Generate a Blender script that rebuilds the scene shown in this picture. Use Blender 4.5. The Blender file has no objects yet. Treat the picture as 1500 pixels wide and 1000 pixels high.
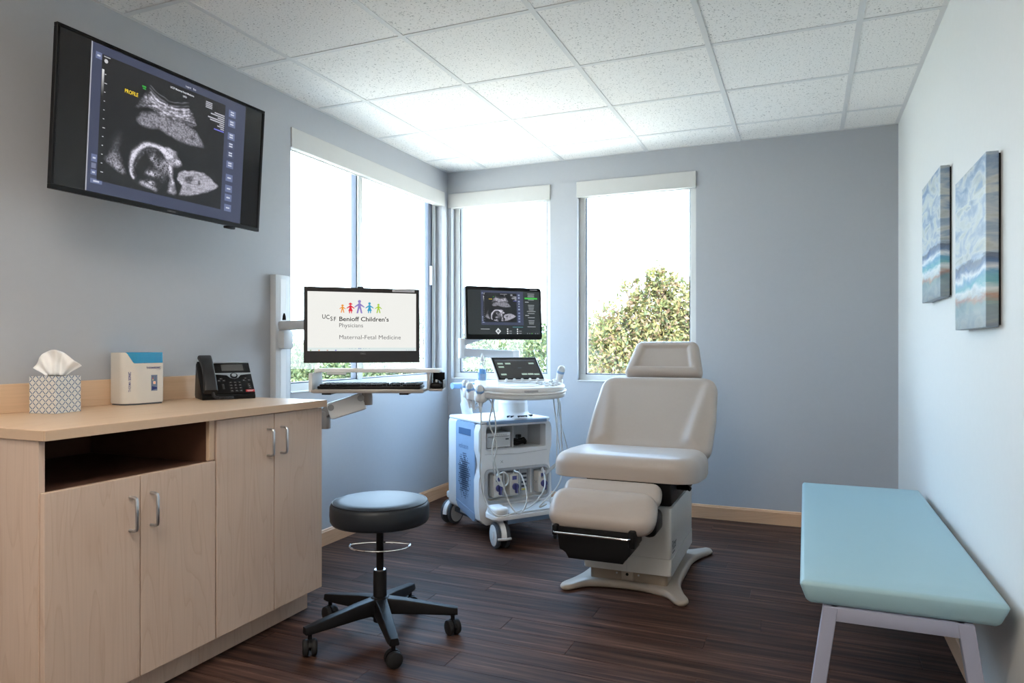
import bpy, bmesh, math, random
import numpy as np
from mathutils import Vector, Matrix
R = math.radians
PI = math.pi
random.seed(7)
scene = bpy.context.scene
C = scene.collection

# ------------------------------------------------------------------ camera, sky, sun, exposure
cam_d = bpy.data.cameras.new('camera')
cam_d.lens = 1021 / 1500 * 36
cam_d.sensor_width = 36
cam_d.shift_y = 8 / 1500
cam = bpy.data.objects.new('camera', cam_d)
C.objects.link(cam)
cam.location = (0, 0, 1.145)
cam.rotation_euler = (R(90), 0, math.atan(430 / 1021))
scene.camera = cam
scene.view_settings.view_transform = 'Standard'
scene.view_settings.look = 'None'
scene.view_settings.gamma = 1
scene.view_settings.use_curve_mapping = False
scene.view_settings.exposure = 0.8

SKY_STRENGTH = 8.4
SUN_STRENGTH = 20.0
LAMP_STRENGTH = 10.5
world = bpy.data.worlds.new('sky'); scene.world = world
world.use_nodes = True
wt = world.node_tree
bg = wt.nodes['Background']
tc = wt.nodes.new('ShaderNodeTexCoord')
sx = wt.nodes.new('ShaderNodeSeparateXYZ')
ramp = wt.nodes.new('ShaderNodeValToRGB')
ramp.color_ramp.elements[0].position = 0.0; ramp.color_ramp.elements[0].color = (0.86, 0.94, 1.0, 1)
ramp.color_ramp.elements[1].position = 0.5; ramp.color_ramp.elements[1].color = (0.42, 0.66, 1.0, 1)
wt.links.new(tc.outputs['Generated'], sx.inputs[0])
wt.links.new(sx.outputs['Z'], ramp.inputs[0])
wt.links.new(ramp.outputs[0], bg.inputs['Color'])
bg.inputs['Strength'].default_value = SKY_STRENGTH

sun_d = bpy.data.lights.new('sun', 'SUN'); sun_d.energy = SUN_STRENGTH; sun_d.angle = R(1.0)
sun_d.color = (1.0, 0.95, 0.86)
sun = bpy.data.objects.new('sun', sun_d); C.objects.link(sun)
sun.rotation_euler = Vector((-0.55, 0.75, -0.95)).to_track_quat('-Z', 'Y').to_euler()

WL, WR, WB, WF, HC = -2.567, 0.519, 4.807, -1.6, 2.5

# ------------------------------------------------------------------ helpers
def finish(o, smooth=True, ang=35):
    m = o.data
    if smooth:
        m.polygons.foreach_set('use_smooth', [True] * len(m.polygons))
        m.set_sharp_from_angle(angle=R(ang))
    return o

def obj(name, bm, mat, parent=None, loc=(0, 0, 0), rot=(0, 0, 0), smooth=True, ang=35):
    me = bpy.data.meshes.new(name)
    bmesh.ops.recalc_face_normals(bm, faces=bm.faces)
    bm.to_mesh(me); bm.free()
    if mat: me.materials.append(mat)
    o = bpy.data.objects.new(name, me); C.objects.link(o)
    o.location = loc; o.rotation_euler = rot
    if parent: o.parent = parent
    return finish(o, smooth, ang)

def mobj(name, me, parent=None, loc=(0, 0, 0), rot=(0, 0, 0)):
    o = bpy.data.objects.new(name, me); C.objects.link(o)
    o.location = loc; o.rotation_euler = rot
    if parent: o.parent = parent
    return o

def tag(o, label, cat, group=None):
    o['label'] = label; o['category'] = cat
    if group: o['group'] = group
    return o

def struct(o):
    o['kind'] = 'structure'; return o

def thing(name, label, cat, loc=(0, 0, 0), rotz=0, group=None, rot=None):
    o = bpy.data.objects.new(name, None); C.objects.link(o)
    o.empty_display_size = 0.05
    o.location = loc; o.rotation_euler = rot if rot else (0, 0, rotz)
    return tag(o, label, cat, group)

def BM(): return bmesh.new()

def box(bm, x0, x1, y0, y1, z0, z1, b=0.0, seg=2):
    vs = [bm.verts.new((x, y, z)) for x in (x0, x1) for y in (y0, y1) for z in (z0, z1)]
    fs = [bm.faces.new([vs[i] for i in q]) for q in ((0,1,3,2),(4,6,7,5),(0,4,5,1),(2,3,7,6),(0,2,6,4),(1,5,7,3))]
    if b > 0:
        es = list({e for f in fs for e in f.edges})
        bmesh.ops.bevel(bm, geom=es, offset=b, segments=seg, affect='EDGES', profile=0.5)
    return bm

def bx(*a, **k): return box(BM(), *a, **k)

def cr(pts, n=8, closed=False):
    """Catmull-Rom through points"""
    P = [Vector(p) for p in pts]; out = []
    m = len(P)
    for i in range(m if closed else m - 1):
        if closed:
            p0, p1, p2, p3 = P[i-1], P[i], P[(i+1) % m], P[(i+2) % m]
        else:
            p1, p2 = P[i], P[i+1]
            p0 = P[i-1] if i else p1 * 2 - p2
            p3 = P[i+2] if i + 2 < m else p2 * 2 - p1
        for k in range(n):
            t = k / n
            out.append(0.5 * ((2*p1) + (p2-p0)*t + (2*p0-5*p1+4*p2-p3)*t*t + (3*p1-p0-3*p2+p3)*t**3))
    if not closed: out.append(P[-1])
    return out

def tube(bm, pts, r, n=10, closed=False, caps=True):
    P = [Vector(p) for p in pts]; m = len(P)
    rr = r if isinstance(r, (list, tuple)) else [r] * m
    rings = []; nrm = None
    for i in range(m):
        if closed: t = (P[(i+1) % m] - P[i-1])
        else: t = P[min(i+1, m-1)] - P[max(i-1, 0)]
        t.normalize()
        if nrm is None:
            a = Vector((0, 0, 1)) if abs(t.z) < 0.9 else Vector((1, 0, 0))
            nrm = (a - t * a.dot(t)).normalized()
        else:
            nrm = (nrm - t * nrm.dot(t)).normalized()
        b = t.cross(nrm)
        rings.append([bm.verts.new(P[i] + rr[i] * (nrm * math.cos(2*PI*k/n) + b * math.sin(2*PI*k/n))) for k in range(n)])
    for i in range(m if closed else m - 1):
        A, B = rings[i], rings[(i+1) % m]
        for k in range(n):
            bm.faces.new((A[k], A[(k+1) % n], B[(k+1) % n], B[k]))
    if caps and not closed:
        bm.faces.new(rings[0][::-1]); bm.faces.new(rings[-1])
    return bm

def lathe(bm, prof, n=32, M=None):
    rings = []
    for r, z in prof:
        if r < 1e-6: rings.append([bm.verts.new((0, 0, z))])
        else: rings.append([bm.verts.new((r*math.cos(2*PI*k/n), r*math.sin(2*PI*k/n), z)) for k in range(n)])
    for A, B in zip(rings, rings[1:]):
        for k in range(n):
            k2 = (k+1) % n
            if len(A) == 1 and len(B) == 1: continue
            if len(A) == 1: bm.faces.new((A[0], B[k], B[k2]))
            elif len(B) == 1: bm.faces.new((A[k], A[k2], B[0]))
            else: bm.faces.new((A[k], A[k2], B[k2], B[k]))
    for ring, fl in ((rings[0], 1), (rings[-1], 0)):
        if len(ring) > 1: bm.faces.new(ring[::-1] if fl else ring)
    if M is not None:
        for ring in rings:
            for v in ring: v.co = M @ v.co
    return bm

def cyl(bm, a, b, r, n=20, bev=0.0):
    a, b = Vector(a), Vector(b); L = (b - a).length
    M = Matrix.Translation(a) @ (b - a).to_track_quat('Z', 'Y').to_matrix().to_4x4()
    e = min(bev, r * .5, L * .5)
    if e > 0: prof = [(r-e, 0), (r-e*.3, e*.3), (r, e), (r, L-e), (r-e*.3, L-e*.3), (r-e, L)]
    else: prof = [(r, 0), (r, L)]
    return lathe(bm, prof, n, M)

def round_poly(pts, r, n=6):
    out = []; m = len(pts)
    rs = r if isinstance(r, (list, tuple)) else [r] * m
    for i in range(m):
        p0, p1, p2 = (Vector(pts[j % m]) for j in (i-1, i, i+1))
        a = (p0 - p1).normalized(); b = (p2 - p1).normalized()
        ang = a.angle(b)
        d = min(rs[i] / math.tan(ang/2), (p0-p1).length*.49, (p2-p1).length*.49)
        A, B = p1 + a*d, p1 + b*d
        for k in range(n+1):
            t = k / n
            out.append(tuple(A*(1-t)**2 + p1*2*t*(1-t) + B*t*t))
    return out

def rrect(w, h, r, n=6, cx=0, cy=0):
    return round_poly([(cx-w/2, cy-h/2), (cx+w/2, cy-h/2), (cx+w/2, cy+h/2), (cx-w/2, cy+h/2)], r, n)

def inset(out, d):
    m = len(out); res = []
    for i in range(m):
        p0, p1, p2 = (Vector(out[j % m]) for j in (i-1, i, i+1))
        e = (p2 - p0)
        if e.length < 1e-9: res.append(p1); continue
        e.normalize()
        res.append(p1 + Vector((-e.y, e.x)) * d)
    return res

def pad(bm, outline, t, re, crown=0.0, seg=5, inner=8, hf=None, M=None, under=True):
    """cushion: outline (ccw) in XY, thickness t along Z, edge radius re, top displacement hf(x,y)"""
    rings = []
    V = []
    def ring(ins, z, f=1.0, top=False):
        pts = inset(outline, ins)
        c = sum((Vector(p) for p in outline), Vector((0, 0))) / len(outline)
        L = []
        for p in pts:
            q = c + (p - c) * f
            zz = z
            if top:
                zz += crown * (1 - f*f)
                if hf: zz += hf(q.x, q.y) * min(1, (1-f)*5)
            L.append(bm.verts.new((q.x, q.y, zz)))
        rings.append(L); V.extend(L)
    rb = re if under else 0.004
    for k in range(seg+1):
        a = PI/2*k/seg
        ring(rb*(1-math.sin(a)), rb*(1-math.cos(a)))
    for k in range(seg+1):
        a = PI/2*k/seg
        ring(re*(1-math.cos(a)), t-re+re*math.sin(a))
    for k in range(1, inner):
        ring(re, t, 1-k/inner, True)
    n = len(outline)
    for A, B in zip(rings, rings[1:]):
        for k in range(n):
            bm.faces.new((A[k], A[(k+1) % n], B[(k+1) % n], B[k]))
    bm.faces.new(rings[0][::-1])
    c = sum((Vector(p) for p in outline), Vector((0, 0))) / n
    cv = bm.verts.new((c.x, c.y, t + crown + (hf(c.x, c.y) if hf else 0))); V.append(cv)
    for k in range(n): bm.faces.new((rings[-1][k], rings[-1][(k+1) % n], cv))
    if M is not None:
        for v in V: v.co = M @ v.co
    return bm

def prism(bm, poly, a0, a1, axis='z', b=0.0):
    def mk(u, v, w):
        return {'z': (u, v, w), 'y': (u, w, v), 'x': (w, u, v)}[axis]
    A = [bm.verts.new(mk(p[0], p[1], a0)) for p in poly]
    B = [bm.verts.new(mk(p[0], p[1], a1)) for p in poly]
    n = len(poly)
    fs = [bm.faces.new(A[::-1]), bm.faces.new(B)]
    for k in range(n): bm.faces.new((A[k], A[(k+1) % n], B[(k+1) % n], B[k]))
    if b > 0:
        es = list({e for f in fs for e in f.edges})
        bmesh.ops.bevel(bm, geom=es, offset=b, segments=2, affect='EDGES', profile=0.5)
    return bm

# ------------------------------------------------------------------ materials
MATS = {}
def nt(name):
    m = bpy.data.materials.new(name); m.use_nodes = True
    t = m.node_tree; return m, t, t.nodes['Principled BSDF'], t.nodes, t.links

def mat(name, col, rough=0.5, metal=0.0, var=0.04, bump=0.0, scale=30, spec=0.5, coat=0.0, trans=0.0, emit=None, ior=1.45, alpha=1.0):
    if name in MATS: return MATS[name]
    m, t, p, N, L = nt(name)
    tcn = N.new('ShaderNodeTexCoord'); no = N.new('ShaderNodeTexNoise'); no.inputs['Scale'].default_value = scale
    no.inputs['Detail'].default_value = 4
    L.new(tcn.outputs['Object'], no.inputs['Vector'])
    mx = N.new('ShaderNodeMix'); mx.data_type = 'RGBA'
    mx.inputs['A'].default_value = tuple(max(0, c*(1-var)) for c in col) + (1,)
    mx.inputs['B'].default_value = tuple(min(1, c*(1+var)) for c in col) + (1,)
    L.new(no.outputs['Fac'], mx.inputs['Factor']); L.new(mx.outputs['Result'], p.inputs['Base Color'])
    p.inputs['Roughness'].default_value = rough; p.inputs['Metallic'].default_value = metal
    p.inputs['Specular IOR Level'].default_value = spec; p.inputs['Coat Weight'].default_value = coat
    p.inputs['Transmission Weight'].default_value = trans; p.inputs['IOR'].default_value = ior
    p.inputs['Alpha'].default_value = alpha
    if bump > 0:
        bu = N.new('ShaderNodeBump'); bu.inputs['Strength'].default_value = bump; bu.inputs['Distance'].default_value = 0.002
        n2 = N.new('ShaderNodeTexNoise'); n2.inputs['Scale'].default_value = scale*8; L.new(tcn.outputs['Object'], n2.inputs['Vector'])
        L.new(n2.outputs['Fac'], bu.inputs['Height']); L.new(bu.outputs['Normal'], p.inputs['Normal'])
    if emit:
        p.inputs['Emission Color'].default_value = tuple(emit[:3]) + (1,); p.inputs['Emission Strength'].default_value = emit[3]
    MATS[name] = m
    return m

def srgb(r, g, b):
    f = lambda c: c/12.92 if c <= 0.04045 else ((c+0.055)/1.055)**2.4
    return tuple(f(v/255) for v in (r, g, b))

def ramp_node(N, stops):
    r = N.new('ShaderNodeValToRGB'); e = r.color_ramp.elements
    while len(e) < len(stops): e.new(0.5)
    for el, (p, c) in zip(e, stops):
        el.position = p; el.color = tuple(c) + (1,)
    return r

def wood(name, light, dark, axis='z', rough=0.4, spread=1.0):
    """laminate with cathedral grain running along the axis"""
    if name in MATS: return MATS[name]
    m, t, p, N, L = nt(name)
    tcn = N.new('ShaderNodeTexCoord'); oi = N.new('ShaderNodeObjectInfo')
    ad = N.new('ShaderNodeVectorMath'); ad.operation = 'ADD'
    mu = N.new('ShaderNodeMath'); mu.operation = 'MULTIPLY'; mu.inputs[1].default_value = 13
    L.new(oi.outputs['Random'], mu.inputs[0]); L.new(tcn.outputs['Object'], ad.inputs[0]); L.new(mu.outputs[0], ad.inputs[1])
    mp = N.new('ShaderNodeMapping')
    lo, hi = 1.0*spread, 8.0*spread
    mp.inputs['Scale'].default_value = {'z': (hi, hi, lo), 'y': (hi, lo, hi), 'x': (lo, hi, hi)}[axis]
    L.new(ad.outputs[0], mp.inputs['Vector'])
    n1 = N.new('ShaderNodeTexNoise'); n1.inputs['Scale'].default_value = 1.0; n1.inputs['Detail'].default_value = 2
    n1.inputs['Distortion'].default_value = 0.6
    L.new(mp.outputs[0], n1.inputs['Vector'])
    m2 = N.new('ShaderNodeMath'); m2.operation = 'MULTIPLY'; m2.inputs[1].default_value = 9.0
    fr = N.new('ShaderNodeMath'); fr.operation = 'FRACT'
    L.new(n1.outputs['Fac'], m2.inputs[0]); L.new(m2.outputs[0], fr.inputs[0])
    mp2 = N.new('ShaderNodeMapping')
    mp2.inputs['Scale'].default_value = {'z': (160, 160, 5), 'y': (160, 5, 160), 'x': (5, 160, 160)}[axis]
    L.new(ad.outputs[0], mp2.inputs['Vector'])
    n2 = N.new('ShaderNodeTexNoise'); n2.inputs['Scale'].default_value = 1.0; n2.inputs['Detail'].default_value = 3
    L.new(mp2.outputs[0], n2.inputs['Vector'])
    mid = tuple(a*0.7+b*0.3 for a, b in zip(light, dark)); dark = tuple(a*0.35+b*0.65 for a, b in zip(light, dark))
    r1 = ramp_node(N, [(0.0, light), (0.55, light), (0.86, mid), (0.93, dark), (1.0, light)])
    L.new(fr.outputs[0], r1.inputs[0])
    r2 = ramp_node(N, [(0.3, tuple(c*0.86 for c in light)), (0.7, light)])
    L.new(n2.outputs['Fac'], r2.inputs[0])
    mx = N.new('ShaderNodeMix'); mx.data_type = 'RGBA'; mx.inputs['Factor'].default_value = 0.5
    L.new(r1.outputs[0], mx.inputs['A']); L.new(r2.outputs[0], mx.inputs['B'])
    L.new(mx.outputs['Result'], p.inputs['Base Color'])
    p.inputs['Roughness'].default_value = rough
    MATS[name] = m
    return m

def floor_mat():
    m, t, p, N, L = nt('dark_plank')
    tcn = N.new('ShaderNodeTexCoord'); oi = N.new('ShaderNodeObjectInfo')
    mu = N.new('ShaderNodeMath'); mu.operation = 'MULTIPLY'; mu.inputs[1].default_value = 37
    L.new(oi.outputs['Random'], mu.inputs[0])
    ad = N.new('ShaderNodeVectorMath'); ad.operation = 'ADD'
    L.new(tcn.outputs['Object'], ad.inputs[0]); L.new(mu.outputs[0], ad.inputs[1])
    mp = N.new('ShaderNodeMapping'); mp.inputs['Scale'].default_value = (1.6, 42, 1); L.new(ad.outputs[0], mp.inputs['Vector'])
    n1 = N.new('ShaderNodeTexNoise'); n1.inputs['Scale'].default_value = 1; n1.inputs['Detail'].default_value = 6; n1.inputs['Roughness'].default_value = 0.65
    L.new(mp.outputs[0], n1.inputs['Vector'])
    r1 = ramp_node(N, [(0.30, (0.012, 0.006, 0.005)), (0.46, (0.045, 0.021, 0.015)), (0.58, (0.088, 0.044, 0.031)), (0.72, (0.19, 0.105, 0.072))])
    L.new(n1.outputs['Fac'], r1.inputs[0])
    hs = N.new('ShaderNodeHueSaturation')
    rg = N.new('ShaderNodeMapRange'); rg.inputs['To Min'].default_value = 0.72; rg.inputs['To Max'].default_value = 1.3
    L.new(oi.outputs['Random'], rg.inputs['Value']); L.new(rg.outputs[0], hs.inputs['Value'])
    L.new(r1.outputs[0], hs.inputs['Color']); L.new(hs.outputs[0], p.inputs['Base Color'])
    rr = N.new('ShaderNodeMapRange'); rr.inputs['To Min'].default_value = 0.48; rr.inputs['To Max'].default_value = 0.62; p.inputs['Specular IOR Level'].default_value = 0.16
    L.new(n1.outputs['Fac'], rr.inputs['Value']); L.new(rr.outputs[0], p.inputs['Roughness'])
    bu = N.new('ShaderNodeBump'); bu.inputs['Strength'].default_value = 0.25; bu.inputs['Distance'].default_value = 0.002
    L.new(n1.outputs['Fac'], bu.inputs['Height']); L.new(bu.outputs[0], p.inputs['Normal'])
    return m

def tile_mat():
    m, t, p, N, L = nt('acoustic_tile')
    tcn = N.new('ShaderNodeTexCoord'); oi = N.new('ShaderNodeObjectInfo')
    mu = N.new('ShaderNodeMath'); mu.operation = 'MULTIPLY'; mu.inputs[1].default_value = 21
    L.new(oi.outputs['Random'], mu.inputs[0])
    ad = N.new('ShaderNodeVectorMath'); ad.operation = 'ADD'
    L.new(tcn.outputs['Object'], ad.inputs[0]); L.new(mu.outputs[0], ad.inputs[1])
    n1 = N.new('ShaderNodeTexNoise'); n1.inputs['Scale'].default_value = 125; n1.inputs['Detail'].default_value = 3; n1.inputs['Roughness'].default_value = 0.6
    L.new(ad.outputs[0], n1.inputs['Vector'])
    n2 = N.new('ShaderNodeTexNoise'); n2.inputs['Scale'].default_value = 34; n2.inputs['Detail'].default_value = 2
    L.new(ad.outputs[0], n2.inputs['Vector'])
    r1 = ramp_node(N, [(0.30, (0.26, 0.25, 0.24)), (0.365, (0.62, 0.60, 0.58)), (0.40, (0.88, 0.855, 0.825)), (0.8, (0.91, 0.885, 0.855))])
    L.new(n1.outputs['Fac'], r1.inputs[0])
    L.new(r1.outputs[0], p.inputs['Base Color'])
    p.inputs['Roughness'].default_value = 0.9; p.inputs['Specular IOR Level'].default_value = 0.2
    bu = N.new('ShaderNodeBump'); bu.inputs['Strength'].default_value = 0.3; bu.inputs['Distance'].default_value = 0.002
    L.new(n1.outputs['Fac'], bu.inputs['Height']); L.new(bu.outputs[0], p.inputs['Normal'])
    return m

def glass_mat():
    m, t, p, N, L = nt('window_glass')
    N.remove(p)
    tr = N.new('ShaderNodeBsdfTransparent'); tr.inputs[0].default_value = (0.95, 0.98, 0.975, 1)
    gl = N.new('ShaderNodeBsdfGlossy'); gl.inputs['Roughness'].default_value = 0.02
    lw = N.new('ShaderNodeLayerWeight'); lw.inputs['Blend'].default_value = 0.5
    pw = N.new('ShaderNodeMath'); pw.operation = 'POWER'; pw.inputs[1].default_value = 5.0
    L.new(lw.outputs['Facing'], pw.inputs[0])
    fr = N.new('ShaderNodeMath'); fr.operation = 'MULTIPLY_ADD'; fr.inputs[1].default_value = 0.9; fr.inputs[2].default_value = 0.03
    L.new(pw.outputs[0], fr.inputs[0])
    mx = N.new('ShaderNodeMixShader'); L.new(fr.outputs[0], mx.inputs[0]); L.new(tr.outputs[0], mx.inputs[1]); L.new(gl.outputs[0], mx.inputs[2])
    L.new(mx.outputs[0], N['Material Output'].inputs[0])
    return m

def clear_mat(name, col, gloss=0.05, milky=0.45):
    m, t, p, N, L = nt(name)
    N.remove(p)
    tr = N.new('ShaderNodeBsdfTransparent'); tr.inputs[0].default_value = tuple(col) + (1,)
    gl = N.new('ShaderNodeBsdfGlossy'); gl.inputs['Roughness'].default_value = gloss
    df = N.new('ShaderNodeBsdfDiffuse'); df.inputs[0].default_value = tuple(col) + (1,)
    m1 = N.new('ShaderNodeMixShader'); m1.inputs[0].default_value = milky; L.new(tr.outputs[0], m1.inputs[1]); L.new(df.outputs[0], m1.inputs[2])
    mx = N.new('ShaderNodeMixShader'); mx.inputs[0].default_value = 0.08; L.new(m1.outputs[0], mx.inputs[1]); L.new(gl.outputs[0], mx.inputs[2])
    L.new(mx.outputs[0], N['Material Output'].inputs[0])
    return m

def screen_mat(name, strength, lit=True):
    """flat display or print; colour from the mesh colour attribute"""
    m, t, p, N, L = nt(name)
    at = N.new('ShaderNodeAttribute'); at.attribute_name = 'Col'
    p.inputs['Roughness'].default_value = 0.25
    if lit:
        p.inputs['Base Color'].default_value = (0.012, 0.012, 0.014, 1)
        L.new(at.outputs['Color'], p.inputs['Emission Color']); p.inputs['Emission Strength'].default_value = strength
    else:
        L.new(at.outputs['Color'], p.inputs['Base Color']); p.inputs['Roughness'].default_value = 0.5
    return m

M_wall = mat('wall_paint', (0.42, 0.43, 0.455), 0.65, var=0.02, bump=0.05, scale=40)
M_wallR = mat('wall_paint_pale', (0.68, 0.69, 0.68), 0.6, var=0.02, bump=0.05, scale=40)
M_tile = tile_mat()
M_grid = mat('grid_white', (0.72, 0.71, 0.70), 0.5, var=0.02)
M_floor = floor_mat()
M_under = mat('underlay', (0.012, 0.008, 0.008), 0.9)
M_base = wood('baseboard_wood', srgb(214, 170, 134), srgb(186, 134, 98), 'x', 0.4)
M_basey = wood('baseboard_wood_side', srgb(214, 170, 134), srgb(186, 134, 98), 'y', 0.4)
M_lam = wood('maple_laminate', srgb(202, 178, 160), srgb(176, 146, 124), 'z', 0.38)
M_top = wood('countertop_laminate', srgb(222, 190, 158), srgb(202, 162, 124), 'y', 0.35, 0.8)
M_edge = mat('edge_band', srgb(196, 168, 142), 0.4, scale=60)
M_niche = mat('niche_inner', srgb(98, 68, 54), 0.5, var=0.15, scale=12)  # brown for the niche interior, darker than the maple laminate
M_frame = mat('window_frame', (0.62, 0.62, 0.60), 0.4, var=0.02)
M_dkframe = mat('window_gasket', (0.10, 0.11, 0.14), 0.5)
M_val = mat('valance_white', (0.56, 0.55, 0.53), 0.5, var=0.02)
M_glass = glass_mat()
M_white = mat('white_plastic', (0.78, 0.79, 0.80), 0.35, var=0.015)
M_offw = mat('off_white_plastic', (0.66, 0.63, 0.58), 0.4, var=0.02)
M_grey = mat('grey_plastic', (0.42, 0.43, 0.45), 0.4)
M_lgrey = mat('light_grey_plastic', (0.60, 0.62, 0.64), 0.4, var=0.02)
M_mgrey = mat('taupe_metal', (0.34, 0.32, 0.31), 0.35, metal=0.3)
M_blueg = mat('blue_grey_plastic', (0.22, 0.32, 0.47), 0.35)
M_handle = mat('blue_handle', (0.25, 0.42, 0.68), 0.3)
M_black = mat('black_plastic', (0.007, 0.007, 0.008), 0.4, spec=0.2)
M_blackm = mat('matte_black', (0.008, 0.008, 0.009), 0.6, spec=0.25)
M_rub = mat('black_rubber', (0.012, 0.012, 0.013), 0.6, spec=0.3)
M_rubg = mat('grey_rubber', (0.05, 0.06, 0.075), 0.6)
M_chrome = mat('chrome', (0.75, 0.76, 0.78), 0.12, metal=1.0)
M_steel = mat('brushed_steel', (0.55, 0.57, 0.60), 0.3, metal=1.0)
M_vinylb = mat('black_vinyl', (0.012, 0.016, 0.022), 0.46, bump=0.05, scale=60, spec=0.42)
M_taupe = mat('taupe_vinyl', srgb(173, 161, 152), 0.42, var=0.02, bump=0.06, scale=60)
M_aqua = mat('aqua_vinyl', srgb(152, 184, 193), 0.42, var=0.02, bump=0.05, scale=60)
M_legs = mat('grey_leg_paint', srgb(152, 154, 172), 0.4)
M_cbase = mat('chair_base_beige', srgb(164, 152, 140), 0.35)
M_ccase = mat('chair_casing', srgb(196, 194, 190), 0.4)
M_print = screen_mat('flat_print', 0, lit=False)
M_tvscr = screen_mat('display_lit', 0.55)
M_monscr = screen_mat('display_bright', 0.52)
M_purple = mat('purple_knob', (0.07, 0.07, 0.22), 0.35)
M_cable = mat('pale_cable', (0.62, 0.63, 0.62), 0.5)
M_bluel = clear_mat('blue_tinted_plastic', (0.01, 0.50, 0.80))
M_clear = clear_mat('clear_plastic', (0.88, 0.93, 0.96), milky=0.10)
M_gel = mat('blue_gel', (0.02, 0.30, 0.70), 0.25)
M_tissue = mat('tissue_paper', (0.88, 0.88, 0.88), 0.9, bump=0.1, scale=40)
M_cord = mat('coiled_cord', (0.03, 0.03, 0.035), 0.5)

# flat printing: coloured quads and polygons in the local XZ plane
class Print:
    def __init__(s): s.v = []; s.f = []; s.c = []; s.k = 0
    def poly(s, pts, col, lift=None):
        if lift is None: s.k += 1; lift = 0.00012 * s.k
        b = len(s.v)
        s.v += [(p[0], -lift, p[1]) for p in pts]
        s.f.append(list(range(b, b + len(pts)))); s.c.append(col)
        return s
    def rect(s, x0, x1, z0, z1, col, lift=None):
        return s.poly([(x0, z0), (x1, z0), (x1, z1), (x0, z1)], col, lift)
    def disc(s, x, z, r, col, n=14, lift=None, rz=None):
        return s.poly([(x + r*math.cos(2*PI*k/n), z + (rz or r)*math.sin(2*PI*k/n)) for k in range(n)], col, lift)
    def build(s, name, m, parent, loc=(0, 0, 0), rot=(0, 0, 0)):
        me = bpy.data.meshes.new(name); me.from_pydata(s.v, [], s.f); me.materials.append(m)
        at = me.color_attributes.new('Col', 'FLOAT_COLOR', 'CORNER')
        flat = []
        for f, c in zip(s.f, s.c): flat += list(tuple(c[:3]) + (1.0,)) * len(f)
        at.data.foreach_set('color', flat)
        return mobj(name, me, parent, loc, rot)

def text(body, size, parent, m, loc, rot=(PI/2, 0, 0), bold=0.0, align='LEFT', sx=1.0, name='lettering', shear=0.0, space=1.0):
    cu = bpy.data.curves.new('t', 'FONT'); cu.body = body; cu.size = size; cu.align_x = align
    cu.offset = bold * size; cu.shear = shear; cu.space_character = space; cu.resolution_u = 3
    o = bpy.data.objects.new('t', cu); C.objects.link(o)
    dg = bpy.context.evaluated_depsgraph_get()
    me = bpy.data.meshes.new_from_object(o.evaluated_get(dg))
    bpy.data.objects.remove(o); bpy.data.curves.remove(cu)
    me.materials.clear(); me.materials.append(m)
    r = mobj(name, me, parent, loc, rot); r.scale = (sx, 1, 1)
    return r

# ------------------------------------------------------------------ the room shell
TW = 0.16   # wall thickness
def wall_with_holes(name, axis, pos, out, a0, a1, z0, z1, holes, m):
    """wall in the plane axis=pos, thickness towards out; holes = [(b0,b1,c0,c1)] real openings"""
    bm = BM()
    us = sorted({a0, a1} | {h[0] for h in holes} | {h[1] for h in holes})
    zs = sorted({z0, z1} | {h[2] for h in holes} | {h[3] for h in holes})
    for u0, u1 in zip(us, us[1:]):
        for w0, w1 in zip(zs, zs[1:]):
            if any(h[0] <= u0 and u1 <= h[1] and h[2] <= w0 and w1 <= h[3] for h in holes): continue
            lo, hi = sorted((pos, pos + out))
            if axis == 'x': box(bm, lo, hi, u0, u1, w0, w1)
            else: box(bm, u0, u1, lo, hi, w0, w1)
    bmesh.ops.remove_doubles(bm, verts=bm.verts, dist=1e-5)
    # drop the inner faces between neighbouring pieces
    seen = {}
    for f in list(bm.faces):
        key = tuple(sorted(v.index if v.index >= 0 else id(v) for v in f.verts))
    bm.verts.index_update()
    for f in list(bm.faces):
        key = tuple(sorted(v.index for v in f.verts)); seen.setdefault(key, []).append(f)
    kill = [f for fs in seen.values() if len(fs) > 1 for f in fs]
    bmesh.ops.delete(bm, geom=kill, context='FACES_ONLY')
    return struct(obj(name, bm, m, smooth=False))

W1 = (3.011, 4.715, 0.895, 2.335)       # window in the left wall: y0,y1,z0,z1
W2 = (-2.535, -1.72, 0.90, 2.33)        # windows in the back wall: x0,x1,z0,z1
W3 = (-1.515, -0.68, 0.90, 2.33)
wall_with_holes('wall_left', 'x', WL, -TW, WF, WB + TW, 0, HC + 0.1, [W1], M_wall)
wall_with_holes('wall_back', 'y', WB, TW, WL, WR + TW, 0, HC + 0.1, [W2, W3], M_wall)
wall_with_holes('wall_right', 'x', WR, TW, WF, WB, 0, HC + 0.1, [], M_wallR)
wall_with_holes('wall_front', 'y', WF, -TW, WL - TW, WR + TW, 0, HC + 0.1, [], M_wallR)

# floor with planks
fl = struct(obj('floor', bx(WL, WR, WF, WB, -0.12, -0.008), M_under, smooth=False))
PWID = 0.127; PLEN = 1.22
def plank_mesh(L):
    bm = BM(); box(bm, 0, L, 0, PWID - 0.0012, -0.008, 0, 0.0008, 1)
    me = bpy.data.meshes.new('plank'); bm.to_mesh(me); bm.free(); me.materials.append(M_floor); return me
plank_cache = {}
row = 0; y = WF + 0.002
while y + PWID < WB + 0.1:
    off = (row * 0.437 + random.random()*0.25) % PLEN
    x = WL + 0.001; first = True
    while x < WR - 0.002:
        L = (PLEN - off) if first else PLEN
        first = False
        if L < 0.08: x += 0.0; L = L + 0.2
        L = min(L, WR - 0.001 - x)
        key = round(L - 0.0008, 3)
        if key < 0.01: break
        if key not in plank_cache: plank_cache[key] = plank_mesh(key)
        o = mobj('plank', plank_cache[key], fl, (x, y, 0))
        if y + PWID > WB: o.scale.y = (WB - y - 0.002) / PWID
        x += L
    row += 1; y += PWID

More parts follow.
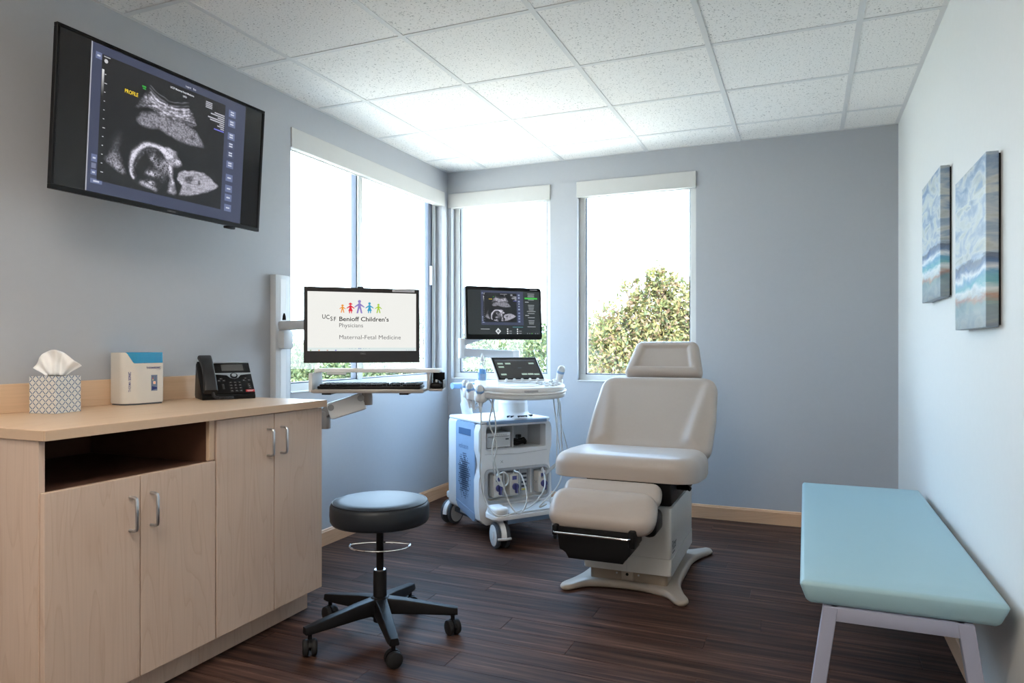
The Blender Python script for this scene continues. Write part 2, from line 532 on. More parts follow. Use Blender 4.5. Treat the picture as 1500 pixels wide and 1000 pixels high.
# ceiling with lay-in tiles and T-bars
ce = struct(obj('ceiling', bx(WL - TW, WR + TW, WF - TW, WB + TW, HC + 0.03, HC + 0.14), M_grid, smooth=False))
GX = [WL] + [v for v in (-2.231 + 0.6096*i for i in range(6)) if v < WR - 0.05] + [WR]
GY = [v for v in (4.445 - 0.6096*i for i in range(10, -1, -1)) if v > WF + 0.05]
GY = [WF] + GY + [WB]
BW = 0.012
LIGHT_CELLS = set()
tile_cache = {}
def tile_mesh(w, l):
    key = (round(w, 3), round(l, 3))
    if key not in tile_cache:
        bm = BM(); box(bm, 0, w, 0, l, 0, 0.015, 0.003, 1)
        me = bpy.data.meshes.new('ceiling_tile'); bm.to_mesh(me); bm.free(); me.materials.append(M_tile)
        tile_cache[key] = me
    return tile_cache[key]
# two lay-in light fixtures stand over the near half of the room
lights = [(2, 3), (3, 3)]
jL = [j for j in range(len(GY) - 1) if GY[j] < 0.7 < GY[j+1]][0]
LIGHT_CELLS = {(2, jL), (3, jL), (2, jL-2), (3, jL-2)}
for i in range(len(GX) - 1):
    for j in range(len(GY) - 1):
        if (i, j) in LIGHT_CELLS: continue
        g = BW - 0.004
        mobj('ceiling_tile', tile_mesh(GX[i+1]-GX[i]-2*g, GY[j+1]-GY[j]-2*g), ce, (GX[i]+g, GY[j]+g, HC - 0.001))
for xx in GX[1:-1]:
    obj('grid_bar', bx(xx-BW, xx+BW, WF, WB, HC - 0.004, HC + 0.002), M_grid, ce, smooth=False)
for yy in GY[1:-1]:
    for x0, x1 in zip(GX, GX[1:]):
        obj('grid_bar', bx(x0+(BW if x0 != WL else 0), x1-(BW if x1 != WR else 0), yy-BW, yy+BW, HC - 0.0035, HC + 0.002), M_grid, ce, smooth=False)
for nm, a in (('wall_angle', (WL, WL+0.02, WF, WB)), ('wall_angle', (WR-0.02, WR, WF, WB)), ('wall_angle', (WL, WR, WB-0.02, WB))):
    obj(nm, bx(a[0], a[1], a[2], a[3], HC - 0.003, HC + 0.002), M_grid, ce, smooth=False)

M_diff = mat('lamp_diffuser', (0.9, 0.9, 0.88), 0.5, emit=(1.0, 0.90, 0.78, LAMP_STRENGTH))
for j, lab in ((jL, 'recessed white ceiling light panel over the near half of the room'), (jL-2, 'recessed white ceiling light panel nearest the front wall')):
    x0, x1, y0, y1 = GX[2]+BW, GX[4]-BW, GY[j]+BW, GY[j+1]-BW
    t = thing('ceiling_light', lab, 'ceiling light', ((x0+x1)/2, (y0+y1)/2, HC), 0, 'recessed ceiling lights')
    w, l = (x1-x0)/2 - 0.001, (y1-y0)/2 - 0.001
    bm = BM()
    box(bm, -w, w, -l, -l+0.02, -0.006, 0.02); box(bm, -w, w, l-0.02, l, -0.006, 0.02)
    box(bm, -w, -w+0.02, -l+0.02, l-0.02, -0.006, 0.02); box(bm, w-0.02, w, -l+0.02, l-0.02, -0.006, 0.02)
    obj('frame', bm, M_grid, t, smooth=False)
    obj('diffuser', bx(-w+0.02, w-0.02, -l+0.02, l-0.02, 0.0, 0.01), M_diff, t, smooth=False)

# baseboards
def bprof(d=0.014, h=0.092):
    return [(0, 0), (d, 0), (d, h-0.014), (d*0.72, h-0.009), (d*0.62, h-0.003), (d*0.3, h), (0, h)]
def baseb(name, m, f):
    bm = BM(); prism(bm, bprof(), f[0], f[1], f[2])
    for v in bm.verts: v.co = f[3](v.co)
    return struct(obj(name, bm, m, ang=25))
baseb('baseboard_left', M_basey, (2.50, WB, 'y', lambda c: Vector((WL + c.x, c.y, c.z))))
baseb('baseboard_back', M_base, (WL + 0.014, WR, 'x', lambda c: Vector((c.x, WB - c.y, c.z))))
baseb('baseboard_right', M_basey, (WF, WB - 0.014, 'y', lambda c: Vector((WR - c.x, c.y, c.z))))

# windows: local frame x along the wall, y outwards, z up; origin at opening's lower corner
def window(name, w, h, loc, rotz, slider):
    root = bpy.data.objects.new(name, None); C.objects.link(root); root.location = loc; root.rotation_euler = (0, 0, rotz)
    root['kind'] = 'structure'
    y0, y1 = 0.055, 0.115
    fw = 0.045
    for nm, a in (('frame_rail', (0, w, 0, fw)), ('frame_rail', (0, w, h-fw, h))):
        obj(nm, bx(a[0], a[1], y0, y1, a[2], a[3], 0.003, 1), M_frame, root)
    for a in ((0, fw), (w-fw, w)):
        obj('frame_stile', bx(a[0], a[1], y0, y1, fw, h-fw, 0.003, 1), M_frame, root)
    obj('sill', bx(0.001, w-0.001, -0.004, y0, -0.002, 0.006, 0.002, 1), M_frame, root)
    bm = BM()
    g = 0.008
    def gasket(x0, x1):
        box(bm, x0, x0+g, y0+0.008, y1-0.012, fw, h-fw); box(bm, x1-g, x1, y0+0.008, y1-0.012, fw, h-fw)
        box(bm, x0, x1, y0+0.008, y1-0.012, fw, fw+g); box(bm, x0, x1, y0+0.008, y1-0.012, h-fw-g, h-fw)
    if slider:
        xm = w*0.405
        gasket(fw, xm); gasket(xm+0.05, w-fw)
        obj('meeting_stile', bx(xm, xm+0.042, y0-0.006, y1-0.01, fw, h-fw, 0.003, 1), M_frame, root)
        obj('meeting_stile', bx(xm+0.042, xm+0.056, y0+0.004, y1-0.01, fw, h-fw), M_dkframe, root)
        # sash track and pull at the far jamb
        obj('sash_stile', bx(w-fw-0.045, w-fw-0.002, y0+0.012, y1-0.012, fw, h-fw, 0.002, 1), M_dkframe, root)
        obj('sash_track', bx(w-fw+0.004, w-fw+0.014, y0-0.012, y0, fw, h-fw), M_grey, root)
        obj('sash_pull', bx(w-fw-0.036, w-fw-0.022, y0-0.006, y0+0.013, h*0.50, h*0.60, 0.002, 1), M_white, root)
        panes = [(fw, xm), (xm+0.05, w-fw)]
    else:
        gasket(fw, w-fw); panes = [(fw, w-fw)]
    obj('gasket', bm, M_dkframe, root, smooth=False)
    for a, b in panes:
        obj('pane', bx(a+0.004, b-0.004, 0.082, 0.086, fw+0.004, h-fw-0.004), M_glass, root, smooth=False)
    return root
window('window_1', W1[1]-W1[0], W1[3]-W1[2], (WL, W1[0], W1[2]), R(90), True)
window('window_2', W2[1]-W2[0], W2[3]-W2[2], (W2[0], WB, W2[2]), 0, False)
window('window_3', W3[1]-W3[0], W3[3]-W3[2], (W3[0], WB, W3[2]), 0, False)

# roller-shade valances
def valance(label, w, loc, rotz, h=0.108, d=0.03, y0=-0.012):
    t = thing('window_shade', label, 'window shade', loc, rotz, 'white roller shade boxes above the windows')
    obj('valance', bx(0, w, y0, d, 0, h, 0.002, 1), M_val, t)
    obj('bottom_bar', bx(0.01, w-0.01, d+0.002, d+0.012, -0.004, 0.012, 0.002, 1), M_frame, t)
    return t
valance('long white shade box above the two-pane window on the left wall', W1[1]-W1[0]+0.032, (WL, W1[0]+0.001, 2.227), R(90), y0=-0.006)
valance('white shade box above the corner window behind the ultrasound cart', W2[1]-W2[0]+0.025, (W2[0]-0.024, WB, 2.222), 0)
valance('white shade box above the window behind the exam chair', W3[1]-W3[0]+0.004, (W3[0]-0.002, WB, 2.222), 0)

# ------------------------------------------------------------------ cabinets and worktop
def pull(parent, x, y, z0, z1):
    pts = [(x, y, z0), (x+0.022, y, z0), (x+0.029, y, z0+0.003), (x+0.032, y, z0+0.010),
           (x+0.032, y, z1-0.010), (x+0.029, y, z1-0.003), (x+0.022, y, z1), (x, y, z1)]
    bm = BM(); tube(bm, pts, 0.0048, 10)
    return obj('handle', bm, M_steel, parent)
CX0, CXF = 0.0, 0.612         # local x: wall .. carcass front
def cabinet(name, label, y0, y1, niche, handles):
    t = thing(name, label, 'cabinet', (WL, y0, 0))
    W = y1 - y0
    top = 0.885
    obj('side_panel', bx(0.002, CXF, 0, 0.018, 0.0 if niche else 0.098, top, 0.001, 1), M_lam, t)
    obj('side_panel', bx(0.002, CXF, W-0.018, W, 0.098, top, 0.001, 1), M_lam, t)
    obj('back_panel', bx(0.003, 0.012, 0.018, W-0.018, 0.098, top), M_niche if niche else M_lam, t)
    obj('bottom_panel', bx(0.012, CXF, 0.018, W-0.018, 0.098, 0.116), M_lam, t)
    obj('toe_kick', bx(CXF-0.075, CXF-0.06, 0.018 if niche else 0.0, W, 0.001, 0.097), M_lam, t)
    zt = 0.740 if niche else 0.882
    if niche:
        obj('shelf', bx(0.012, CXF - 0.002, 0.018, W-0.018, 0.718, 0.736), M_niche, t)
        obj('niche_inner', bx(0.013, CXF-0.004, 0.0182, 0.0205, 0.737, top-0.001), M_niche, t)
        obj('niche_inner', bx(0.013, CXF-0.004, W-0.0205, W-0.0182, 0.737, top-0.001), M_niche, t)
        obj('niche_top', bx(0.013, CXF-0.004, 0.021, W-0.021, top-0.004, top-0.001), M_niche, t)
        obj('face_strip', bx(CXF, CXF+0.016, W-0.026, W-0.001, 0.744, top-0.001, 0.001, 1), M_edge, t)
    mid = W/2
    for k, (a, b) in enumerate(((0.003, mid-0.0018), (mid+0.0018, W-0.0015))):
        d = obj('door', bx(CXF+0.001, CXF+0.020, a, b, 0.106, zt, 0.0012, 1), M_lam, t)
        hy = b - 0.036 if k == 0 else a + 0.036
        pull(d, CXF+0.0195, hy, *handles)
    return t
cabinet('base_cabinet', 'maple base cabinet with a dark open niche above its two short doors', 1.268, 1.8775, True, (0.575, 0.678))
cabinet('base_cabinet', 'maple base cabinet with two full-height doors beside the stool', 1.8785, 2.470, False, (0.722, 0.825))
t = thing('countertop', 'pale wood laminate countertop with low backsplash over both cabinets', 'countertop', (WL, 1.263, 0.886))
obj('slab', bx(0.002, 0.645, 0, 1.221, 0, 0.029, 0.0015, 1), M_top, t)
obj('edge_strip', bx(0.6452, 0.6475, 0, 1.221, 0, 0.0285, 0.0006, 1), M_edge, t)
obj('edge_strip', bx(0.002, 0.645, -0.0025, -0.0002, 0, 0.0285, 0.0006, 1), M_edge, t)
obj('backsplash', bx(0.001, 0.020, 0, 1.221, 0.0292, 0.130, 0.001, 1), M_top, t)
CT = 0.9152

# ------------------------------------------------------------------ tissue box
def lattice_mat():
    m, tt, p, N, L = nt('tissue_box_pattern')
    tcn = N.new('ShaderNodeTexCoord')
    sp = N.new('ShaderNodeSeparateXYZ'); L.new(tcn.outputs['Object'], sp.inputs[0])
    def M1(op, a, b=None):
        n = N.new('ShaderNodeMath'); n.operation = op
        for i, v in enumerate((a, b)):
            if v is None: continue
            if isinstance(v, (int, float)): n.inputs[i].default_value = v
            else: L.new(v, n.inputs[i])
        return n.outputs[0]
    u = M1('MULTIPLY', M1('ADD', sp.outputs['X'], sp.outputs['Y']), 1/0.027)
    v = M1('MULTIPLY', sp.outputs['Z'], 1/0.0265)
    a = M1('ADD', u, v); b = M1('SUBTRACT', u, v)
    def line(c, d):
        near = M1('ABSOLUTE', M1('SUBTRACT', M1('FRACT', M1('ADD', c, 100.5)), 0.5))
        on = M1('LESS_THAN', near, 0.075)
        al = M1('ABSOLUTE', M1('SUBTRACT', M1('FRACT', M1('ADD', d, 100.0)), 0.5))
        ok = M1('LESS_THAN', al, 0.40)
        ok2 = M1('GREATER_THAN', al, 0.03)
        return M1('MULTIPLY', M1('MULTIPLY', on, ok), 1.0)
    msk = M1('MAXIMUM', line(a, b), line(b, a))
    mx = N.new('ShaderNodeMix'); mx.data_type = 'RGBA'
    mx.inputs['A'].default_value = (0.66, 0.66, 0.64, 1); mx.inputs['B'].default_value = (0.045, 0.115, 0.24, 1)
    L.new(msk, mx.inputs['Factor']); L.new(mx.outputs['Result'], p.inputs['Base Color'])
    p.inputs['Roughness'].default_value = 0.5
    return m
t = thing('tissue_box', 'cube tissue box with blue lattice print and a tissue pulled up', 'tissue box', (-2.431, 1.636, CT), R(11))
hw = 0.054
bm = BM(); box(bm, -hw, hw, -hw, hw, 0, 0.128, 0.0012, 1)
obj('carton', bm, lattice_mat(), t)
pr = bx(-0.036, 0.036, -0.018, 0.018, 0.1281, 0.1288, 0.0002, 1)
obj('opening', pr, M_blackm, t)
# the tissue: a folded sheet fanning out of the slot
bm = BM()
NU, NV = 44, 12
outl = cr([(-0.075, 0.028, 0), (-0.055, 0.063, 0), (-0.036, 0.083, 0), (0.0, 0.092, 0), (0.030, 0.080, 0), (0.066, 0.053, 0), (0.085, 0.034, 0)], 8)
grid = []
for i in range(NU+1):
    s = i/NU
    o_ = outl[min(int(s*(len(outl)-1)), len(outl)-1)]
    rowv = []
    for j in range(NV+1):
        f = j/NV
        bxx = (s-0.5)*0.062
        x = bxx*(1-f) + o_.x*f*0.92
        z = 0.1285 + o_.y*f**0.9
        yy = 0.012*math.sin(s*21)*(0.35+f*0.7) + 0.014*f*math.sin(s*5+1) + 0.006*math.sin(f*6+s*9)
        rowv.append(bm.verts.new((x, yy, z)))
    grid.append(rowv)
for i in range(NU):
    for j in range(NV): bm.faces.new((grid[i][j], grid[i+1][j], grid[i+1][j+1], grid[i][j+1]))
ts = obj('tissue', bm, M_tissue, t, rot=(0, 0, R(34)), ang=80)
md = ts.modifiers.new('thick', 'SOLIDIFY'); md.thickness = 0.0008

# ------------------------------------------------------------------ gel warmer
t = thing('gel_warmer', 'white gel warmer with a blue clear lid and printed front panel', 'gel warmer', (-2.4835, 2.006, CT), R(84))
H = 0.208; w2, d2 = 0.083, 0.049
plan = round_poly([(-w2, d2), (-w2, -d2*0.55), (-w2*0.45, -d2), (w2, -d2), (w2, d2)], [0.006, 0.03, 0.05, 0.014, 0.006], 8)
def inset_scaled(f): return [(x*f, y*f) for x, y in plan]
def warmer_top(x):
    # swept cut: high at the left, dropping to the window line
    e0, e1 = -0.073, -0.043
    k = min(1, max(0, (x-e0)/(e1-e0))); k = k*k*(3-2*k)
    return H - 0.043*k
bm = BM()
n = len(plan)
lo = [bm.verts.new((x*0.985, y*0.985, 0.006)) for x, y in plan]
l1 = [bm.verts.new((x, y, 0.012)) for x, y in plan]
hi = [bm.verts.new((x, y, warmer_top(x))) for x, y in plan]
hin = [bm.verts.new((x*0.94, y*0.93, warmer_top(x))) for x, y in plan]
dn = [bm.verts.new((x*0.94, y*0.93, 0.10)) for x, y in plan]
for A, B in ((lo, l1), (l1, hi), (hi, hin), (hin, dn)):
    for k in range(n): bm.faces.new((A[k], A[(k+1) % n], B[(k+1) % n], B[k]))
bm.faces.new(lo[::-1]); bm.faces.new(dn)
obj('housing', bm, M_offw, t, ang=40)
bm = BM(); prism(bm, inset_scaled(0.95), 0, 0.007)
obj('foot', bm, M_rubg, t)
bm = BM()
A = [bm.verts.new((x*0.985, y*0.985, warmer_top(x)+0.0004)) for x, y in plan]
B = [bm.verts.new((x*0.985, y*0.985, H-0.002)) for x, y in plan]
B2 = [bm.verts.new((x*0.955, y*0.955, H)) for x, y in plan]
for P_, Q in ((A, B), (B, B2)):
    for k in range(n): bm.faces.new((P_[k], P_[(k+1) % n], Q[(k+1) % n], Q[k]))
bm.faces.new(B2)
ld = obj('lid', bm, M_bluel, t)
for x in (-0.045, 0.0, 0.045):
    pb = BM(); lathe(pb, [(0.017, 0.105), (0.018, 0.11), (0.018, 0.16), (0.015, 0.175), (0.007, 0.185), (0.006, 0.197), (0.0, 0.198)], 16)
    obj('bottle_holder', pb, mat('holder_blue', (0.05, 0.35, 0.6), 0.3), t, (x, 0.0, 0))
M_ink = mat('navy_ink', (0.012, 0.02, 0.20), 0.5)
pl = Print()
pl.rect(-0.0135, 0.0135, -0.032, 0.032, srgb(110, 125, 150))
for k, cc in enumerate(((70, 50, 70), (200, 60, 50), (235, 220, 120))): pl.disc(-0.006, 0.024-0.006*k, 0.0022, srgb(*cc))
for k in range(3): pl.rect(0.001, 0.007, 0.0232-0.006*k, 0.0248-0.006*k, srgb(60, 75, 110))
pl.rect(-0.005, 0.005, -0.005, 0.006, srgb(250, 215, 190)); pl.rect(-0.001, 0.001, -0.003, 0.003, srgb(220, 80, 40))
pl.poly([(-0.011, -0.029), (0.012, -0.024), (0.012, -0.019), (-0.011, -0.013)], srgb(30, 45, 110))
pan = pl.build('control_label', M_print, t, (0.038, -d2-0.0006, 0.085))
text('THERMA', 0.0120, t, M_ink, (0.0040, -d2-0.0008, 0.142), bold=0.004, sx=0.78)
text('SONIC', 0.0120, t, M_ink, (0.0385, -d2-0.0008, 0.142), bold=0.03, sx=0.74)
text('GEL WARMER', 0.0038, t, M_ink, (0.048, -d2-0.0008, 0.1365), sx=0.7)
nrm = math.atan2(-(w2-w2*0.45), d2*0.45)
# second wordmark runs up the slanted left front
sd = Vector((-w2*0.45+w2, -d2+d2*0.55)).normalized()
ang_ = math.atan2(sd.y, sd.x)
for txt, zz, bo in (('THERMA', 0.052, 0.002), ('SONIC', 0.098, 0.03)):
    o = text(txt, 0.0125, t, M_ink, (-0.0552, -0.0412, zz), bold=bo, sx=0.88)
    o.rotation_euler = (Matrix.Rotation(ang_, 3, 'Z') @ Matrix.Rotation(-PI/2, 3, 'Y') @ Matrix.Rotation(PI/2, 3, 'X')).to_euler()

# ------------------------------------------------------------------ desk phone
t = thing('desk_phone', 'black office desk phone with handset and coiled cord on the countertop', 'phone', (-2.412, 2.392, CT), R(57))
t.scale = (1.12, 1.04, 1.06)
TIL = R(50)
prof = [(-0.088, 0.0), (0.060, 0.0), (0.072, 0.012), (0.050, 0.142), (0.040, 0.149), (-0.085, 0.020), (-0.090, 0.012)]
bm = BM(); prism(bm, prof, -0.100, 0.100, 'x', 0.003)
body = obj('base', bm, M_black, t)
# face frame: local x right, y up the slope, z out of the face
fo = Vector((0, -0.088, 0.0185)); fu = Vector((0, 0.125, 0.129)).normalized(); fn = Vector((0, -fu.z, fu.y))
FM = Matrix(((1, 0, 0, 0), (0, fu.y, fn.y, fo.y), (0, fu.z, fn.z, fo.z), (0, 0, 0, 1)))
def on_face(bm):
    for v in bm.verts: v.co = FM @ v.co
    return bm
L_ = 0.18
obj('face_plate', on_face(box(BM(), -0.040, 0.099, 0.004, L_-0.001, -0.001, 0.004, 0.002)), M_black, t)
obj('display_bezel', on_face(box(BM(), -0.038, 0.097, 0.118, 0.172, 0.0042, 0.0065, 0.002)), M_blackm, t)
obj('display', on_face(box(BM(), -0.012, 0.072, 0.128, 0.164, 0.0066, 0.0072)), mat('lcd', (0.10, 0.10, 0.10), 0.2), t)
obj('silver_trim', on_face(box(BM(), -0.040, 0.099, 0.173, 0.179, 0.0035, 0.0075, 0.0015)), M_steel, t)
sil = [(-0.040, 0.117), (-0.040, 0.110), (0.004, 0.104), (0.014, 0.090), (0.030, 0.083), (0.046, 0.090), (0.056, 0.104), (0.099, 0.110), (0.099, 0.117)]
obj('silver_trim', on_face(prism(BM(), sil[::-1], 0.0042, 0.0062, 'z')), M_steel, t)
obj('nav_ring', on_face(lathe(BM(), [(0.0145, 0.006), (0.0145, 0.0085), (0.011, 0.0095), (0.0, 0.0095)], 24, Matrix.Translation((0.030, 0.100, 0)))), M_black, t)
obj('nav_button', on_face(lathe(BM(), [(0.009, 0.0096), (0.009, 0.0115), (0.0, 0.012)], 20, Matrix.Translation((0.030, 0.100, 0)))), M_steel, t)
M_key = mat('phone_key', (0.028, 0.028, 0.03), 0.4)
keys = [(0.012+0.017*c, 0.062-0.0155*r) for r in range(4) for c in range(3)]
keys += [(-0.022, 0.084), (-0.030, 0.073), (-0.012, 0.073), (0.072, 0.084), (0.064, 0.073), (0.084, 0.073)]
keys += [(0.080, 0.050), (0.081, 0.040), (0.082, 0.030)]
pk = Print()
for kx, ky in keys:
    k_ = obj('key', on_face(box(BM(), kx-0.0062, kx+0.0062, ky-0.0048, ky+0.0048, 0.0035, 0.0068, 0.0016)), M_key, t)
obj('volume_key', on_face(box(BM(), -0.022, -0.013, 0.026, 0.056, 0.0035, 0.0065, 0.0016)), M_key, t)
for kx, ky in keys:
    v = [(kx-0.0016, ky-0.0012), (kx+0.0016, ky-0.0012), (kx+0.0016, ky+0.0012), (kx-0.0016, ky+0.0012)]
    pk.poly([(a, b) for a, b in v], (0.5, 0.5, 0.5), 0.0)
kp = pk.build('key_marks', M_print, t); kp['kind'] = 'stuff'
for v in kp.data.vertices: v.co = FM @ Vector((v.co.x, v.co.z, 0.0070))
ps = Print(); ps.rect(0.064, 0.098, 0.010, 0.022, srgb(200, 40, 55), 0.0)
for k in range(3): ps.rect(0.067+0.002*k, 0.095-0.003*k, 0.018-0.003*k, 0.0195-0.003*k, srgb(250, 225, 225), 0.0003)
sk = ps.build('red_sticker', M_print, t)
for v in sk.data.vertices: v.co = FM @ Vector((v.co.x, v.co.z, 0.0046 - v.co.y))
# handset in its cradle, over the left third
hs = [(0.0, 0.0), (0.0, 0.012)]
bm = BM()
secs = []
for k in range(13):
    s = k/12
    y_ = 0.002 + s*0.195
    arch = 0.012 + 0.020*math.sin(PI*s)**0.7
    thick = 0.020 - 0.004*math.sin(PI*s)
    wid = 0.0255 - 0.003*math.sin(PI*s)
    z0 = 0.004 + (0.014*math.sin(PI*s))
    ring = rrect(wid*2, thick+0.006, 0.009, 4)
    secs.append([bm.verts.new((-0.070 + p[0], y_, z0 + arch*0.5 + 0.008 + p[1])) for p in ring])
for A, B in zip(secs, secs[1:]):
    m_ = len(A)
    for k in range(m_): bm.faces.new((A[k], A[(k+1) % m_], B[(k+1) % m_], B[k]))
bm.faces.new(secs[0][::-1]); bm.faces.new(secs[-1])
bmesh.ops.bevel(bm, geom=[e for e in bm.edges if e.calc_face_angle(0) > 1.2], offset=0.005, segments=3, affect='EDGES')
hsx = obj('handset', on_face(bm), mat('handset_black', (0.02, 0.02, 0.022), 0.4), t, ang=50)
obj('cradle', on_face(box(BM(), -0.098, -0.042, 0.01, 0.185, 0.0, 0.006, 0.002)), M_blackm, t)
# coiled cord looping along the counter in front
cl = cr([(-0.062, -0.094, 0.030), (-0.058, -0.108, 0.014), (-0.040, -0.116, 0.0085), (-0.010, -0.114, 0.0075), (0.012, -0.104, 0.0075)], 10)
pts = []
for i in range(420):
    s = i/419*(len(cl)-1); k = min(int(s), len(cl)-2)
    p = cl[k].lerp(cl[k+1], s-k); tg = (cl[k+1]-cl[k]).normalized()
    a = Vector((0, 0, 1)); a = (a - tg*a.dot(tg)).normalized(); b = tg.cross(a)
    th = i/419*2*PI*26
    pts.append(p + 0.0055*(a*math.cos(th) + b*math.sin(th)))
obj('coiled_cord', tube(BM(), pts, 0.0014, 5), M_cord, t)

# ------------------------------------------------------------------ stool
t = thing('rolling_stool', 'round black vinyl rolling stool on a five-star caster base', 'stool', (-1.556, 2.345, 0))
r = 0.195
obj('seat', lathe(BM(), [(0, 0.452), (r-0.03, 0.452), (r-0.008, 0.456), (r-0.002, 0.466), (r, 0.49), (r-0.001, 0.520), (r-0.006, 0.531), (r-0.016, 0.538), (r-0.020, 0.5385), (r-0.024, 0.541), (r-0.05, 0.545), (0.06, 0.5475), (0, 0.548)], 64), M_vinylb, t, ang=50)
obj('seat_piping', tube(BM(), [((r-0.010)*math.cos(a), (r-0.010)*math.sin(a), 0.5352) for a in [2*PI*k/64 for k in range(64)]], 0.003, 6, closed=True), M_vinylb, t)
obj('mount_plate', bx(-0.08, 0.08, -0.08, 0.08, 0.438, 0.452, 0.004), M_black, t)
obj('gas_cylinder', cyl(BM(), (0, 0, 0.24), (0, 0, 0.44), 0.0145, 24), M_black, t)
obj('sleeve', lathe(BM(), [(0.0, 0.06), (0.026, 0.06), (0.027, 0.07), (0.0265, 0.258), (0.024, 0.262), (0.0, 0.262)], 28), M_black, t)
obj('sleeve_collar', lathe(BM(), [(0.0, 0.262), (0.022, 0.262), (0.022, 0.2645), (0.0, 0.2645)], 24), M_steel, t)
bm = BM()
ring = [(0.116*math.cos(a), 0.116*math.sin(a)*0.98, 0.362 + 0.004*math.sin(a)) for a in [2*PI*k/48 for k in range(48)]]
# D-shaped lever: straight bar at the back, arc in front
vr = Vector((math.cos(R(22.8)), math.sin(R(22.8)), 0)); vb = Vector((-vr.y, vr.x, 0))
dpts = [vr*(0.118*math.cos(a)) + vb*(0.085*math.sin(a)) + Vector((0, 0, 0.358)) for a in [PI + PI*k/20 for k in range(21)]]
dpts += [vr*(0.112) + vb*0.014 + Vector((0, 0, 0.360)), vr*0.05 + vb*0.02 + Vector((0, 0, 0.364)), vr*0.0 + vb*0.022 + Vector((0, 0, 0.364)), vr*-0.05 + vb*0.02 + Vector((0, 0, 0.364)), vr*-0.112 + vb*0.014 + Vector((0, 0, 0.360))]
obj('height_lever', tube(BM(), cr(dpts, 3, True), 0.0042, 8, closed=True), M_chrome, t)
obj('lever_rod', tube(BM(), cr([vb*0.022 + Vector((0, 0, 0.364)), vr*-0.012 + vb*0.022 + Vector((0, 0, 0.385)), vr*-0.012 + vb*0.02 + Vector((0, 0, 0.44))], 6), 0.004, 8), M_chrome, t)
obj('hub', lathe(BM(), [(0.0, 0.085), (0.04, 0.085), (0.046, 0.10), (0.046, 0.135), (0.036, 0.155), (0.028, 0.16), (0.0, 0.16)], 28), M_black, t)
def twin_caster(root, x, y, yaw, rw=0.031, name='caster'):
    c = bpy.data.objects.new(name, None)
    bm = BM()
    ca, sa = math.cos(yaw), math.sin(yaw)
    ax = Vector((-sa, ca, 0)); ctr = Vector((x, y, rw + 0.0005))
    for s in (-1, 1):
        cyl(bm, ctr + ax*(0.004*s), ctr + ax*(0.027*s), rw, 22, 0.009)
    cyl(bm, ctr - ax*0.006, ctr + ax*0.006, 0.012, 12)
    w = obj(name, bm, M_rub, root)
    bm = BM()
    f = Vector((ca, sa, 0))
    arc = [ctr + f*(rw*1.02*math.cos(a)) + Vector((0, 0, rw*1.02*math.sin(a))) for a in [R(20) + R(150)*k/10 for k in range(11)]]
    for A in (arc,):
        vsA = [bm.verts.new(p + ax*0.0055) for p in A]; vsB = [bm.verts.new(p - ax*0.0055) for p in A]
        inn = [bm.verts.new(ctr + (p-ctr)*0.5 + ax*0.0055) for p in A]; inb = [bm.verts.new(ctr + (p-ctr)*0.5 - ax*0.0055) for p in A]
        for k in range(10):
            bm.faces.new((vsA[k], vsA[k+1], vsB[k+1], vsB[k])); bm.faces.new((vsA[k], inn[k], inn[k+1], vsA[k+1])); bm.faces.new((vsB[k], vsB[k+1], inb[k+1], inb[k]))
    cyl(bm, ctr + Vector((0, 0, rw)), ctr + Vector((0, 0, rw + 0.022)), 0.0085, 12)
    obj('hood', bm, M_black, w)
    return w
for k in range(5):
    a = R(-121 + 72*k + 2)
    ca, sa = math.cos(a), math.sin(a)
    M = Matrix.Rotation(a, 4, 'Z')
    bm = BM()
    sec = []
    for s, (rr_, hw_, zt, zb) in enumerate(((0.03, 0.032, 0.155, 0.095), (0.10, 0.029, 0.146, 0.094), (0.20, 0.0255, 0.128, 0.088), (0.285, 0.023, 0.113, 0.083), (0.308, 0.019, 0.109, 0.083))):
        o_ = round_poly([(-hw_, zb), (hw_, zb), (hw_*0.72, zt), (-hw_*0.72, zt)], 0.006, 3)
        sec.append([bm.verts.new(M @ Vector((rr_, p[0], p[1]))) for p in o_])
    for A, B in zip(sec, sec[1:]):
        m_ = len(A)
        for q in range(m_): bm.faces.new((A[q], A[(q+1) % m_], B[(q+1) % m_], B[q]))
    bm.faces.new(sec[0][::-1]); bm.faces.new(sec[-1])
    obj('leg', bm, M_black, t, ang=40)
    twin_caster(t, 0.288*ca, 0.288*sa, a + R(70 + 25*k))

